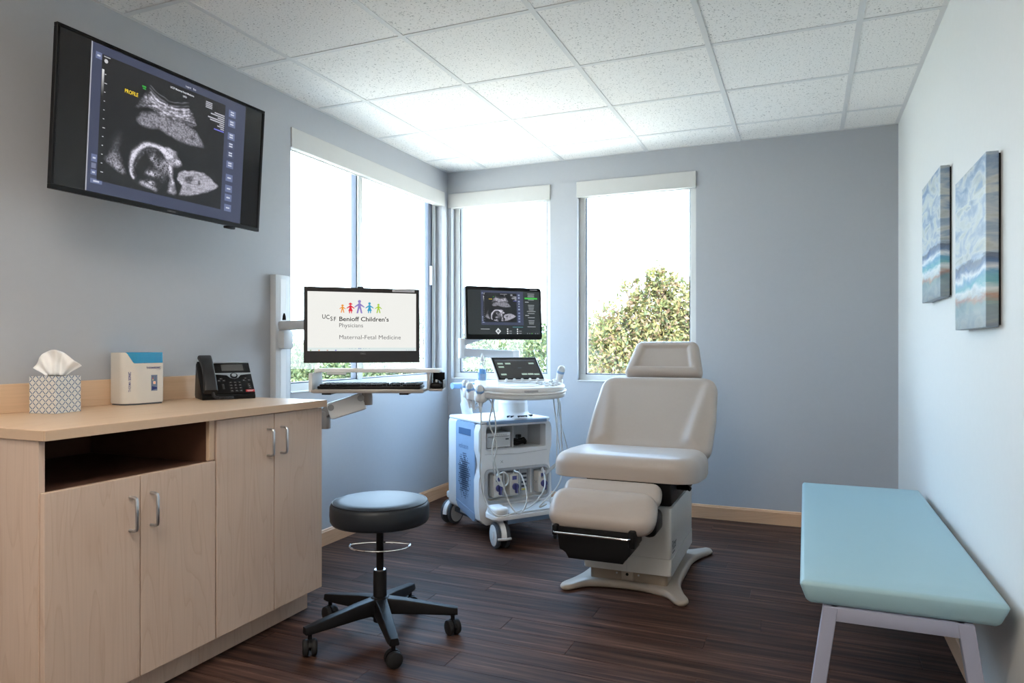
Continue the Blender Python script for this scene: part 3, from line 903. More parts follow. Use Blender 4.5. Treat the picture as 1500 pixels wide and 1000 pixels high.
# ------------------------------------------------------------------ bench
t = thing('waiting_bench', 'aqua vinyl bench with grey angled legs along the right wall', 'bench', (0.231, 2.965, 0))
bm = BM()
pad(bm, rrect(0.508, 1.585, 0.012, 5), 0.070, 0.014, 0.004, hf=None, under=True)
for v in bm.verts:
    k_ = max(0, (0.045 - v.co.z)/0.045); v.co.x *= 1 - 0.085*k_; v.co.y *= 1 - 0.026*k_
obj('seat', bm, M_aqua, t, (0.008, 0, 0.404), ang=60)
for s in (-1, 1):
    ye = s*0.762
    obj('apron', bx(-0.165, 0.165, ye-0.015, ye+0.015, 0.363, 0.4035, 0.002), M_legs, t)
    for sx_ in (-1, 1):
        bm = BM()
        x0, x1 = sx_*0.165, sx_*0.222
        vs = []
        for (xc, z, yo) in ((x1, 0.0, s*0.02), (x0, 0.4035, 0.0)):
            for dx, dy in ((-0.0195, -0.016), (0.0195, -0.016), (0.0195, 0.016), (-0.0195, 0.016)):
                vs.append(bm.verts.new((xc+dx, ye+dy+yo, z)))
        for q in ((0, 3, 2, 1), (4, 5, 6, 7), (0, 1, 5, 4), (1, 2, 6, 5), (2, 3, 7, 6), (3, 0, 4, 7)): bm.faces.new([vs[i] for i in q])
        bmesh.ops.bevel(bm, geom=list(bm.edges), offset=0.002, segments=1, affect='EDGES')
        obj('leg', bm, M_legs, t)
for sx_ in (-1, 1):
    obj('side_rail', bx(sx_*0.165-0.012, sx_*0.165+0.012, -0.75, 0.75, 0.368, 0.4035, 0.002), M_legs, t)

# ------------------------------------------------------------------ paintings
def paint_mat(name, seed, warm):
    m, tt, p, N, L = nt(name)
    tcn = N.new('ShaderNodeTexCoord'); sp = N.new('ShaderNodeSeparateXYZ')
    L.new(tcn.outputs['Object'], sp.inputs[0])
    mp = N.new('ShaderNodeMapping'); mp.inputs['Location'].default_value = (seed, seed*2, seed*3); mp.inputs['Scale'].default_value = (3.5, 3.5, 11)
    mp.inputs['Rotation'].default_value = (R(14), 0, 0)
    L.new(tcn.outputs['Object'], mp.inputs['Vector'])
    n1 = N.new('ShaderNodeTexNoise'); n1.inputs['Scale'].default_value = 1.2; n1.inputs['Detail'].default_value = 9; n1.inputs['Roughness'].default_value = 0.62; n1.inputs['Distortion'].default_value = 0.8
    L.new(mp.outputs[0], n1.inputs['Vector'])
    def M1(op, a, b):
        n = N.new('ShaderNodeMath'); n.operation = op
        for i, v in enumerate((a, b)):
            if isinstance(v, (int, float)): n.inputs[i].default_value = v
            else: L.new(v, n.inputs[i])
        return n.outputs[0]
    h = M1('DIVIDE', sp.outputs['Z'], 0.51)
    hh = M1('ADD', h, M1('MULTIPLY', M1('SUBTRACT', n1.outputs['Fac'], 0.5), 0.17))
    st = [(0.0, srgb(120, 130, 138)), (0.09, srgb(150, 165, 165)), (0.15, srgb(120, 150, 152)), (0.18, srgb(176, 130, 105) if warm else srgb(150, 140, 120)), (0.205, srgb(196, 205, 205)),
          (0.235, srgb(225, 232, 235)), (0.27, srgb(80, 175, 190)), (0.31, srgb(100, 165, 200)), (0.335, srgb(232, 238, 242)), (0.37, srgb(70, 110, 160)), (0.41, srgb(48, 72, 110)), (0.43, srgb(165, 185, 205)),
          (0.55, srgb(190, 205, 215)), (0.68, srgb(160, 185, 210)), (0.78, srgb(200, 215, 222)), (0.90, srgb(130, 165, 200)), (1.0, srgb(120, 140, 165))]
    r_ = ramp_node(N, st); L.new(hh, r_.inputs[0])
    n2 = N.new('ShaderNodeTexNoise'); n2.inputs['Scale'].default_value = 1.8; n2.inputs['Detail'].default_value = 8; n2.inputs['Distortion'].default_value = 0.8
    L.new(mp.outputs[0], n2.inputs['Vector'])
    r2 = ramp_node(N, [(0.32, srgb(84, 112, 150)), (0.44, srgb(140, 160, 182)), (0.54, srgb(200, 204, 198)), (0.62, srgb(178, 182, 170)), (0.72, srgb(110, 140, 172))])
    L.new(n2.outputs['Fac'], r2.inputs[0])
    mx = N.new('ShaderNodeMix'); mx.data_type = 'RGBA'
    fac = M1('MULTIPLY', M1('GREATER_THAN', h, 0.43), 0.50)
    f2 = M1('ADD', fac, 0.22)
    L.new(f2, mx.inputs['Factor']); L.new(r_.outputs[0], mx.inputs['A']); L.new(r2.outputs[0], mx.inputs['B'])
    L.new(mx.outputs['Result'], p.inputs['Base Color'])
    p.inputs['Roughness'].default_value = 0.42
    bu = N.new('ShaderNodeBump'); bu.inputs['Strength'].default_value = 0.35; bu.inputs['Distance'].default_value = 0.002
    L.new(n2.outputs['Fac'], bu.inputs['Height']); L.new(bu.outputs[0], p.inputs['Normal'])
    return m
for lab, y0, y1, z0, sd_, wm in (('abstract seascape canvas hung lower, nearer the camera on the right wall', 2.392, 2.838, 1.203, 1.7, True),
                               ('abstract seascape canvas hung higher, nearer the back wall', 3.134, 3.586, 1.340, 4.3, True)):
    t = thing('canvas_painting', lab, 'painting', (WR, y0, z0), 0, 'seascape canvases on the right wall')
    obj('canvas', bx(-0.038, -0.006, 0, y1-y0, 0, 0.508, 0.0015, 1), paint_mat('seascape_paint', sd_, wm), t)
    obj('shadow_gap', bx(-0.006, -0.0005, 0.006, y1-y0-0.006, 0.006, 0.502), M_blackm, t)  # black inset box standing in for the shadow between canvas and wall

# ------------------------------------------------------------------ the ultrasound picture (flat print for two displays)
def vnoise(u, v, seed, fx, fy):
    rng = np.random.RandomState(seed); g = rng.rand(int(fy)+3, int(fx)+3)
    x = np.clip(u, 0, 1)*fx; y = np.clip(v, 0, 1)*fy
    i = x.astype(int); j = y.astype(int); a = x-i; b = y-j
    a = a*a*(3-2*a); b = b*b*(3-2*b)
    return (g[j, i]*(1-a)*(1-b) + g[j, i+1]*a*(1-b) + g[j+1, i]*(1-a)*b + g[j+1, i+1]*a*b)
def inpoly(u, v, poly):
    ins = np.zeros(u.shape, bool); n = len(poly)
    for k in range(n):
        x0, y0 = poly[k]; x1, y1 = poly[(k+1) % n]
        c = ((y0 > v) != (y1 > v)) & (u < (x1-x0)*(v-y0)/(y1-y0+1e-9)+x0)
        ins ^= c
    return ins
def soft(u, v, poly, w=0.012):
    acc = np.zeros(u.shape)
    for dx, dy in ((0, 0), (w, 0), (-w, 0), (0, w), (0, -w), (w*.7, w*.7), (-w*.7, w*.7), (w*.7, -w*.7), (-w*.7, -w*.7)):
        acc += inpoly(u+dx, v+dy, poly)
    return acc/9
def curve_d(u, v, pts, sub=10):
    c = cr([(p[0], p[1], 0) for p in pts], sub)
    d = np.full(u.shape, 9.0)
    for p in c: d = np.minimum(d, np.hypot(u-p.x, v-p.y))
    return d
def ultrasound_mesh():
    nx, ny = 250, 210
    U, V = np.meshgrid(np.linspace(0, 1, nx), np.linspace(0, 1, ny))
    wu = U + 0.012*(vnoise(U, V, 31, 26, 26)-0.5); wv = V + 0.014*(vnoise(U, V, 32, 26, 26)-0.5)
    sp = vnoise(U, V, 3, 150, 120)*0.6 + vnoise(U, V, 4, 80, 70)*0.4
    sp = np.clip((sp-0.5)*1.7+0.5, 0, 1)
    # streaks along the fan of the probe (centre above the picture)
    th = np.arctan2(U-0.52, 1.45-V); rad = np.hypot(U-0.52, 1.45-V)
    st = vnoise((th+1)/2, np.clip((rad-0.4)/1.4, 0, 1), 5, 60, 170)
    L = np.zeros(U.shape)
    t1 = [(.33,.839),(.379,.83),(.45,.807),(.552,.802),(.626,.809),(.689,.827),(.739,.702),(.679,.679),(.588,.668),(.499,.68),(.427,.69),(.342,.724),(.255,.676)]
    t2 = [(.259,.599),(.304,.655),(.385,.681),(.456,.678),(.558,.672),(.679,.671),(.742,.647),(.793,.584),(.82,.532),(.749,.528),(.672,.516),(.58,.523),(.506,.542),(.433,.569),(.363,.55),(.295,.546),(.26,.563)]
    L += soft(wu, wv, t1)*(0.10 + 0.50*st**1.5*sp*1.9)
    L += soft(wu, wv, t2)*(0.16 + 0.36*sp)
    L -= soft(wu, wv, [(.69,.59),(.72,.60),(.725,.575),(.695,.57)])*0.2
    for dv, a, w in ((0.0, .35, .005), (-.03, .30, .006), (-.055, .75, .007), (-.085, .40, .008), (-.115, .45, .01)):
        d = curve_d(wu, wv, [(.352,.905+dv),(.405,.868+dv),(.478,.840+dv),(.565,.842+dv),(.668,.885+dv)])
        L += a*np.exp(-(d/w)**2)*(0.3+0.9*vnoise(U, V, 8, 30, 10))
    wed = [(.157,.485),(.149,.364),(.132,.298),(.169,.163),(.192,.102),(.138,.122),(.053,.182),(.094,.27),(.128,.4)]
    L += soft(wu, wv, wed, .016)*(0.04+1.2*np.clip((0.45-V)*2, 0, 1)**1.3*sp)
    d = curve_d(wu, wv, [(.252,.091),(.232,.153),(.239,.246),(.276,.335),(.342,.395),(.411,.411),(.469,.396)])
    wd = 0.007 + 0.012*np.clip((V-.05)/.35, 0, 1)
    L += np.exp(-(d/wd)**2)*(0.5+0.8*sp)
    d2 = curve_d(wu, wv, [(.262,.20),(.30,.30),(.36,.355),(.44,.375)])
    L += 0.25*np.exp(-(d2/0.010)**2)*sp
    face = [(.455,.399),(.511,.434),(.541,.414),(.586,.413),(.58,.38),(.628,.316),(.607,.285),(.562,.278),(.552,.179),(.577,.123),(.596,.048),(.529,.037),(.539,.143),(.527,.251),(.502,.321)]
    fb = vnoise(U, V, 12, 28, 28)
    L += soft(wu, wv, face)*(0.22+1.1*fb*np.clip(sp*1.5, 0, 1))
    brain = [(.358,.349),(.442,.371),(.502,.321),(.52,.233),(.496,.13),(.442,.05),(.37,.059),(.34,.127),(.391,.237)]
    L += soft(wu, wv, brain, .02)*(0.75*vnoise(U, V, 14, 18, 24)**2*sp*1.5+0.01)
    L += soft(wu, wv, [(.47,.30),(.52,.32),(.54,.26),(.50,.22)], .012)*0.3*sp
    L += soft(wu, wv, [(.314,.088),(.442,.042),(.429,.022),(.301,.061)], .012)*(0.25+0.6*sp)
    L += soft(wu, wv, [(.235,.19),(.25,.19),(.275,.10),(.255,.09)], .01)*0.5*sp
    body = [(.61,.23),(.653,.268),(.73,.285),(.824,.299),(.908,.259),(.969,.202),(.866,.128),(.741,.075),(.626,.041),(.645,.128),(.597,.178)]
    b = soft(wu, wv, body, .008)
    L += b*(0.24+0.50*(0.5*sp+0.5*st))
    e = np.clip(curve_d(wu, wv, body + [body[0]], 4), 0, .05)
    L += b*0.35*np.exp(-(e/0.012)**2)*sp
    for (cx, cy, rx, ry, a) in ((.695,.195,.036,.034,.38), (.79,.197,.016,.02,.4), (.715,.225,.02,.014,.15)):
        L -= a*np.exp(-(((wu-cx)/rx)**2+((wv-cy)/ry)**2)**2)*b
    L = np.clip(L*1.12, 0.0, 1.0)**1.3
    col = np.stack([0.006+L*0.80, 0.005+L*0.78, 0.007+L*0.90, np.ones_like(L)], -1).reshape(-1, 4)
    verts = np.stack([U, np.zeros_like(U), V], -1).reshape(-1, 3)
    me = bpy.data.meshes.new('ultrasound_picture')
    idx = np.arange(nx*ny).reshape(ny, nx)
    faces = np.stack([idx[:-1, :-1], idx[:-1, 1:], idx[1:, 1:], idx[1:, :-1]], -1).reshape(-1, 4)
    me.from_pydata(verts.tolist(), [], faces.tolist())
    at = me.color_attributes.new('Col', 'FLOAT_COLOR', 'POINT')
    at.data.foreach_set('color', col.astype(np.float32).ravel())
    me.materials.append(M_tvscr)
    return me
US_MESH = ultrasound_mesh()
def emit_mat(name, c, s=0.55):
    return mat(name, tuple(v*0.02 for v in c), 0.4, var=0.0, emit=(*c, s))
E_yel = emit_mat('lit_yellow', srgb(235, 205, 40)); E_wht = emit_mat('lit_white', srgb(225, 228, 235)); E_grn = emit_mat('lit_green', srgb(60, 200, 70)); E_blu = emit_mat('lit_blue', srgb(130, 130, 235))
E_dk = emit_mat('lit_dark', srgb(26, 26, 26), 0.5); E_gr = emit_mat('lit_grey', srgb(118, 118, 118), 0.5)

def ui_picture(parent, x0, x1, z0, z1, w, h, big):
    """the scanner display: frame panel, picture, buttons; coordinates are fractions of the picture panel"""
    # panel spans u .131-.881, v .032-.972 of the TV; expressed on [0,1]
    Q = lambda u: x0 + (x1-x0)*u
    Z = lambda v: z0 + (z1-z0)*v
    p = Print()
    p.rect(Q(0), Q(1), Z(0), Z(1), srgb(60, 65, 90), 0.0004)
    if big: p.rect(Q(-0.004), Q(0.002), Z(0), Z(1), srgb(175, 175, 185), 0.0006)
    bc = srgb(104, 114, 150); tx = srgb(205, 210, 225)
    def button(u0, u1, v0, v1, marks=2, c=bc):
        p.rect(Q(u0), Q(u1), Z(v0), Z(v1), c, 0.0006)
        for k in range(marks):
            vm = v0 + (v1-v0)*(0.62 - 0.34*k) if marks > 1 else (v0+v1)/2 - 0.006
            p.rect(Q(u0+(u1-u0)*.25), Q(u0+(u1-u0)*.75), Z(vm), Z(vm+0.011), tx, 0.0008)
    for v0, mk, c in ((.862, 2, bc), (.782, 2, bc), (.675, 2, bc), (.600, 2, srgb(70, 76, 106)), (.525, 2, srgb(70, 76, 106)), (.440, 2, bc), (.330, 1, bc), (.240, 1, bc), (.165, 1, bc), (.080, 1, bc)):
        button(.868, .922, v0, v0+.058, mk, c)
    button(.020, .052, .900, .945, 1); button(.020, .050, .205, .255, 1); button(.020, .050, .115, .150, 1); button(.020, .082, .060, .090, 1)
    p.rect(Q(.022), Q(.046), Z(.160), Z(.195), srgb(120, 125, 150), 0.0006)
    pic = p.build('display_panel', M_tvscr, parent)
    pu0, pu1, pv0, pv1 = .053, .840, .083, .942
    o = mobj('ultrasound_picture', US_MESH, parent, (Q(pu0), -0.0006, Z(pv0)))
    o.scale = ((x1-x0)*(pu1-pu0), 1, (z1-z0)*(pv1-pv0))
    # overlay print on the picture
    q = Print()
    PU = lambda u: Q(pu0 + (pu1-pu0)*u); PV = lambda v: Z(pv0 + (pv1-pv0)*v)
    for k in range(16):
        f = k/15
        q.rect(PU(.003), PU(.018), PV(.685+.2*f-.0136), PV(.685+.2*f), tuple(0.75*f**1.4+0.02 for _ in range(3)), 0.0009)
    for k in range(12):
        q.rect(PU(.022), PU(.032 if k % 5 else .040), PV(.072+.0705*k), PV(.078+.0705*k), (.75, .75, .78), 0.0009)
    for k in range(4): q.rect(PU(.815), PU(.875), PV(.957-.016*k), PV(.967-.016*k), (.45, .45, .5), 0.0009)
    for k in range(8):
        q.rect(PU((.90, .865, .93, .84, .86, .95, .93, .96)[k]), PU(.995), PV(.885-.019*k), PV(.896-.019*k), (.5, .5, .56), 0.0009)
    q.rect(PU(.90), PU(.995), PV(.733), PV(.744), srgb(120, 120, 230), 0.0009)
    q.rect(PU(.288), PU(.318), PV(.868), PV(.880), srgb(50, 180, 60), 0.0009); q.rect(PU(.294), PU(.316), PV(.852), PV(.862), srgb(50, 180, 60), 0.0009)
    q.disc(PU(.028), PV(.955), (x1-x0)*.010, (.6, .6, .62), 16, 0.0009)
    q.rect(PU(.012), PU(.055), PV(.985), PV(.992), (.5, .5, .52), 0.0009)
    q.build('overlay_marks', M_tvscr, parent)['kind'] = 'stuff'
    s = (z1-z0)
    text('PROFILE', s*.038, parent, E_yel, (PU(.163), -0.001, PV(.768)), bold=0.02, sx=0.78)
    text('UCSF Maternal Fetal Medicine', s*.021, parent, E_wht, (PU(.505), -0.001, PV(.953)), bold=0.012, sx=0.86)
    text('LRD', s*.020, parent, E_wht, (PU(.612), -0.001, PV(.918)), bold=0.01)
    if big: text('Logout    Exit', s*.020, parent, E_wht, (Q(.55), -0.001, Z(.978-0.022)), sx=0.9)

# ------------------------------------------------------------------ television
TVW, TVH = 0.953, 0.545
t = thing('television', 'wall-mounted black television tilted forward showing an ultrasound profile', 'television', (-2.285, 2.005, 1.942), 0, rot=(R(3.8), 0, R(90)))
obj('housing', bx(-TVW/2+.004, TVW/2-.004, 0.0, 0.014, -TVH/2+.004, TVH/2-.004, 0.004), M_black, t)
bm = BM(); b_ = 0.011; bb = 0.016
for a in ((-TVW/2, TVW/2, TVH/2-b_, TVH/2), (-TVW/2, TVW/2, -TVH/2, -TVH/2+bb), (-TVW/2, -TVW/2+b_, -TVH/2+bb, TVH/2-b_), (TVW/2-b_, TVW/2, -TVH/2+bb, TVH/2-b_)):
    box(bm, a[0], a[1], -0.006, 0.012, a[2], a[3], 0.0012, 1)
obj('bezel', bm, M_black, t)
scr = obj('screen', bx(-TVW/2+b_, TVW/2-b_, -0.0015, 0.001, -TVH/2+bb, TVH/2-b_), mat('screen_glass', (0.014, 0.013, 0.014), 0.12, var=0.0), t, smooth=False)
ui_picture(scr, -TVW/2+.131*TVW, -TVW/2+.881*TVW, -TVH/2+.034*TVH, -TVH/2+.974*TVH, TVW, TVH, True)
for ch in scr.children: ch.location.y -= 0.0016
text('SAMSUNG', 0.0085, t, E_gr, (0, -0.0064, -TVH/2+0.005), bold=0.01, align='CENTER')
obj('sensor_tab', bx(0.30, 0.345, 0.004, 0.03, -TVH/2-0.010, -TVH/2+0.001, 0.003), M_black, t)
obj('back_box', bx(-0.33, 0.33, 0.014, 0.075, -0.22, 0.18, 0.02), M_blackm, t)
obj('wall_bracket', box(box(box(BM(), -0.22, 0.22, 0.075, 0.09, -0.12, 0.12, 0.003), -0.10, -0.05, 0.09, 0.262, -0.03, 0.03, 0.003), 0.05, 0.10, 0.09, 0.262, -0.03, 0.03, 0.003), M_blackm, t)

# ------------------------------------------------------------------ wall workstation: track, arms, tray
t = thing('workstation_arm', 'white wall track with articulated arms holding a keyboard tray', 'monitor arm', (WL, 2.905, 0))
def to_l(x, y, z): return Vector((x - WL, y - 2.905, z))
def cam2(lat, d, z):
    a = math.atan(430/1021); return Vector((lat*math.cos(a) - d*math.sin(a), lat*math.sin(a) + d*math.cos(a), z))
tr = obj('wall_track', bx(0.001, 0.040, -0.055, 0.055, 0.55, 1.521, 0.004), M_lgrey, t)
obj('track_slot', bx(0.0402, 0.0412, -0.020, 0.020, 0.56, 1.50), M_white, t, smooth=False)
# monitor arm
zc = 1.255
obj('arm_bracket', bx(0.041, 0.085, -0.045, 0.030, 1.135, 1.235, 0.012), M_lgrey, t)
obj('bracket_knob', lathe(BM(), [(0, 0), (0.010, 0), (0.008, 0.02), (0.004, 0.035), (0, 0.036)], 14, Matrix.Translation((0.065, -0.02, 1.285))), M_black, t)
MC = cam2(-0.703, 3.29, 0)       # monitor centre on plan
mrot = R(42.3)
mr = Vector((math.cos(mrot), math.sin(mrot), 0)); mb = Vector((-mr.y, mr.x, 0))
hinge = to_l(*(MC - mr*0.17 + mb*0.10 + Vector((0, 0, zc))))
def beam(p, q, h, w, b=0.006):
    p, q = Vector(p), Vector(q); d = (q-p); L = d.length
    bm = box(BM(), 0, L, -w/2, w/2, -h/2, h/2, b)
    X = d.normalized(); Y = Vector((0, 0, 1)).cross(X).normalized(); Zv = X.cross(Y)
    M = Matrix(((X.x, Y.x, Zv.x, p.x), (X.y, Y.y, Zv.y, p.y), (X.z, Y.z, Zv.z, p.z), (0, 0, 0, 1)))
    for v in bm.verts: v.co = M @ v.co
    return bm
obj('upper_arm', beam((0.055, -0.03, zc), hinge, 0.048, 0.045, 0.010), M_lgrey, t)
obj('arm_joint', cyl(BM(), hinge + Vector((0, 0, -0.03)), hinge + Vector((0, 0, 0.09)), 0.028, 20, 0.004), M_lgrey, t)
plate = to_l(*(MC + mb*0.052 + Vector((0, 0, zc))))
obj('mount_head', beam(hinge + Vector((0, 0, 0.05)), plate, 0.10, 0.05, 0.008), M_lgrey, t)
# keyboard arm
Kd, Kz = 3.07, 0.965
elb = to_l(*cam2(-0.845, 3.15, 0.80)); j1 = to_l(*cam2(-0.808, 3.13, 0.875)); j2 = to_l(*cam2(-0.675, 3.13, 0.917)); post = to_l(*cam2(-0.645, 3.13, 0.0))
obj('arm_bracket', bx(0.041, 0.085, -0.045, 0.045, 0.765, 0.845, 0.008), M_lgrey, t)
obj('lower_arm', beam((0.06, 0.0, 0.800), elb, 0.05, 0.05, 0.012), M_mgrey, t)
obj('elbow_post', cyl(BM(), elb + Vector((0, 0, -0.024)), elb + Vector((0, 0, 0.055)), 0.026, 24, 0.004), M_mgrey, t)
obj('knuckle', beam(elb + Vector((0, 0, 0.04)), j1, 0.05, 0.034, 0.010), M_mgrey, t)
lk = obj('spring_link', beam(j1 + (j1-j2).normalized()*0.014 + Vector((0, 0, -0.016)), j2 + (j2-j1).normalized()*0.014 + Vector((0, 0, -0.016)), 0.078, 0.046, 0.012), M_white, t)
fw_ = Vector((math.sin(R(22.84)), -math.cos(R(22.84)), 0))
for j in (j1, j2):
    obj('pivot_cap', cyl(BM(), j + fw_*0.018, j + fw_*0.0255, 0.0145, 20, 0.002), M_grey, t)
obj('tray_post', cyl(BM(), Vector((post.x, post.y, 0.885)), Vector((post.x, post.y, 0.948)), 0.020, 24, 0.002), M_mgrey, t)
obj('post_knuckle', beam(j2, Vector((post.x, post.y, 0.915)), 0.045, 0.03, 0.006), M_mgrey, t)
# tray: local frame turned to face the room
tcx = cam2(-0.617, Kd, 0)
TR = R(22.84)
tl = to_l(tcx.x, tcx.y, 0)
def trayp(name, bm, m): return obj(name, bm, m, t, (tl.x, tl.y, 0), (0, 0, TR))
trayp('keyboard_tray', bx(-0.245, 0.240, -0.085, 0.10, 0.948, 0.962, 0.004), M_mgrey)
trayp('palm_edge', bx(-0.235, 0.238, -0.092, -0.0855, 0.947, 0.964, 0.003), M_mgrey)
trayp('tray_slider', bx(-0.205, -0.165, -0.06, 0.05, 0.938, 0.9478, 0.002), M_black)
trayp('tray_slider', bx(0.13, 0.17, -0.06, 0.05, 0.938, 0.9478, 0.002), M_black)
# raised rear frame around the keyboard
trayp('side_upright', bx(-0.262, -0.2455, -0.06, 0.10, 0.950, 1.032, 0.003), M_lgrey)
trayp('work_shelf', prism(BM(), round_poly([(-0.262, 0.02), (0.225, -0.03), (0.30, -0.01), (0.30, 0.13), (-0.262, 0.13)], 0.008, 3), 1.0325, 1.048, 'z', 0.003), M_white)
trayp('side_upright', bx(0.243, 0.256, -0.01, 0.10, 0.955, 1.032, 0.003), M_grey)
trayp('shelf_edge', bx(-0.20, -0.115, 0.0, 0.016, 1.022, 1.032, 0.002), M_lgrey)
trayp('mouse_cup', box(bx(0.257, 0.312, 0.095, 0.10, 0.9625, 1.030, 0.002), 0.3125, 0.317, -0.03, 0.10, 0.9625, 1.000, 0.002), M_black)
trayp('mouse_shelf', bx(0.2565, 0.315, -0.045, 0.09, 0.953, 0.962, 0.003), M_mgrey)

# keyboard on the tray
k0 = cam2(-0.617, Kd, 0)
kb = thing('keyboard', 'black computer keyboard on the pull-out tray under the monitor', 'keyboard', (k0.x, k0.y, 0.9625), TR)
obj('base', bx(-0.222, 0.222, -0.072, 0.075, 0.0, 0.014, 0.004), M_black, kb)
kbm = {}
def keymesh(w):
    k = round(w, 4)
    if k not in kbm:
        bm = BM(); box(bm, -w/2, w/2, -0.0080, 0.0080, 0, 0.0075, 0.0018, 1)
        me = bpy.data.meshes.new('key'); bm.to_mesh(me); bm.free(); me.materials.append(M_blackm); kbm[k] = me
    return kbm[k]
for r_ in range(6):
    yy = -0.058 + 0.0205*r_ + (0.006 if r_ == 5 else 0)
    x = -0.213
    ws = {0: [.024, .020, .022, .105, .022, .02, .02, .024], 1: [.040]+[.0172]*10+[.048], 2: [.031]+[.0172]*11+[.038], 3: [.026]+[.0172]*12+[.024], 4: [.0172]*13+[.034], 5: [.0172]*14}[r_]
    for w in ws:
        mobj('key', keymesh(w), kb, (x + w/2, yy, 0.0141 + 0.0005*r_)); x += w + 0.0021
    for k in range(3): mobj('key', keymesh(.0172), kb, (0.088 + 0.0193*k, yy, 0.0141 + 0.0005*r_)) if r_ not in (1, 2) or k == 1 else None
    for k in range(4): mobj('key', keymesh(.0172), kb, (0.153 + 0.0193*k, yy, 0.0141 + 0.0005*r_))

# mouse in the holder at the tray's right end
mp_ = cam2(-0.617, Kd, 0) + Vector((math.cos(TR), math.sin(TR), 0))*0.285 + Vector((-math.sin(TR), math.cos(TR), 0))*0.02
ms = thing('computer_mouse', 'black computer mouse in the holder at the right end of the keyboard tray', 'mouse', (mp_.x, mp_.y, 0.9625), TR)
bm = BM(); pad(bm, round_poly([(-0.026, -0.05), (0.026, -0.05), (0.028, 0.02), (0.018, 0.052), (-0.018, 0.052), (-0.028, 0.02)], 0.018, 5), 0.026, 0.012, 0.010)
obj('shell', bm, M_black, ms, ang=60)
obj('scroll_wheel', cyl(BM(), (-0.004, -0.025, 0.031), (0.004, -0.025, 0.031), 0.009, 14), M_grey, ms)

# ------------------------------------------------------------------ computer monitor
MW, MH = 0.537, 0.352
mo = thing('computer_monitor', 'black computer monitor showing a clinic logo page above the keyboard tray', 'monitor', (MC.x, MC.y, 1.247), mrot)
obj('housing', bx(-MW/2+.004, MW/2-.004, 0.0, 0.05, -MH/2+.004, MH/2-.004, 0.008), M_black, mo)
bm = BM()
x0, x1, z0, z1 = -MW/2+.030*MW, MW/2-.030*MW, -MH/2+.157*MH, MH/2-.060*MH
for a in ((-MW/2, MW/2, z1, MH/2), (-MW/2, MW/2, -MH/2, z0), (-MW/2, x0, z0, z1), (x1, MW/2, z0, z1)): box(bm, a[0], a[1], -0.006, 0.012, a[2], a[3], 0.001, 1)
obj('bezel', bm, mat('monitor_bezel', (0.022, 0.020, 0.021), 0.35), mo)
obj('webcam', bx(-0.026, 0.004, -0.003, 0.02, MH/2, MH/2+0.006, 0.002), M_black, mo)
sc = Print()
sc.rect(x0, x1, z0, z1, srgb(248, 248, 243), 0.0)
sc.rect(x0, x1, z0, z0+.055*(z1-z0), srgb(226, 240, 238), 0.0003)
sc.rect(x0, x1, z0, z0+.018*(z1-z0), srgb(240, 246, 246), 0.0004)
X = lambda u: -MW/2 + u*MW
Zf = lambda v: -MH/2 + v*MH
for k, cc in enumerate(((120, 160, 90), (240, 150, 60), (210, 150, 120), (110, 90, 210))): sc.rect(X(.05+.07*k), X(.062+.07*k), z0+.001, z0+.005, srgb(*cc), 0.0005)
sc.rect(X(.46), X(.468), z0+.009, z0+.013, srgb(70, 110, 190), 0.0005); sc.rect(X(.476), X(.482), z0+.009, z0+.013, srgb(70, 110, 190), 0.0005)
for u in (.38, .40, .43, .50, .52, .55): sc.rect(X(u), X(u+.008), z0+.010, z0+.012, srgb(170, 190, 200), 0.0005)
for u in (.88, .90, .92, .94): sc.rect(X(u), X(u+.008), z0+.003, z0+.005, srgb(150, 170, 180), 0.0005)
scr = sc.build('screen', M_monscr, mo, (0, -0.0035, 0))
# five joined paper-doll figures
def figure(xc, zb, h, col, skirt=False, hair=0):
    f = Print()
    e = 0.0008
    f.disc(xc, zb+h*.88, h*.115, col, 18, e)
    s = h
    f.poly([(xc-.07*s, zb+.76*s), (xc+.07*s, zb+.76*s), (xc+.13*s, zb+.36*s), (xc-.13*s, zb+.36*s)], col, e)
    if skirt: f.poly([(xc-.11*s, zb+.45*s), (xc+.11*s, zb+.45*s), (xc+.22*s, zb+.20*s), (xc-.22*s, zb+.20*s)], col, e)
    for sg in (-1, 1):
        f.poly([(xc+sg*.03*s, zb+.76*s), (xc+sg*.34*s, zb+.52*s), (xc+sg*.38*s, zb+.46*s), (xc+sg*.33*s, zb+.43*s), (xc+sg*.07*s, zb+.58*s)], col, e)
        q = .02 if skirt else .0
        f.poly([(xc+sg*.005*s, zb+.40*s), (xc+sg*.13*s, zb+.40*s), (xc+sg*(.22-q*4)*s, zb), (xc+sg*(.10-q*2)*s, zb)], col, e)
    if hair:
        for sg in (-1, 1): f.poly([(xc+sg*.08*s, zb+.95*s), (xc+sg*.20*s, zb+.86*s), (xc+sg*.10*s, zb+.82*s)], col, e)
    return f.build('paper_doll', M_monscr, scr)
for u, v0, v1, cc, sk_, hr in ((.323, .665, .763, (245, 155, 25), False, 1), (.391, .659, .785, (230, 30, 60), True, 1), (.468, .660, .820, (148, 128, 200), False, 0), (.555, .664, .795, (40, 165, 205), True, 0), (.633, .667, .779, (175, 215, 35), False, 0)):
    figure(X(u), Zf(v0), (v1-v0)*MH*1.12, srgb(*cc), sk_, hr)
lt = lambda s, size, u, v, m_, b, sx_: text(s, size, scr, m_, (X(u), -0.0008, Zf(v)), bold=b, sx=sx_)
lt("Benioff Children's", MH*.082, .292, .555, E_dk, 0.014, 1.12)
lt('Physicians', MH*.078, .291, .472, E_gr, 0.0, 1.02)
lt('Maternal-Fetal Medicine', MH*.078, .292, .315, E_gr, 0.0, 1.09)
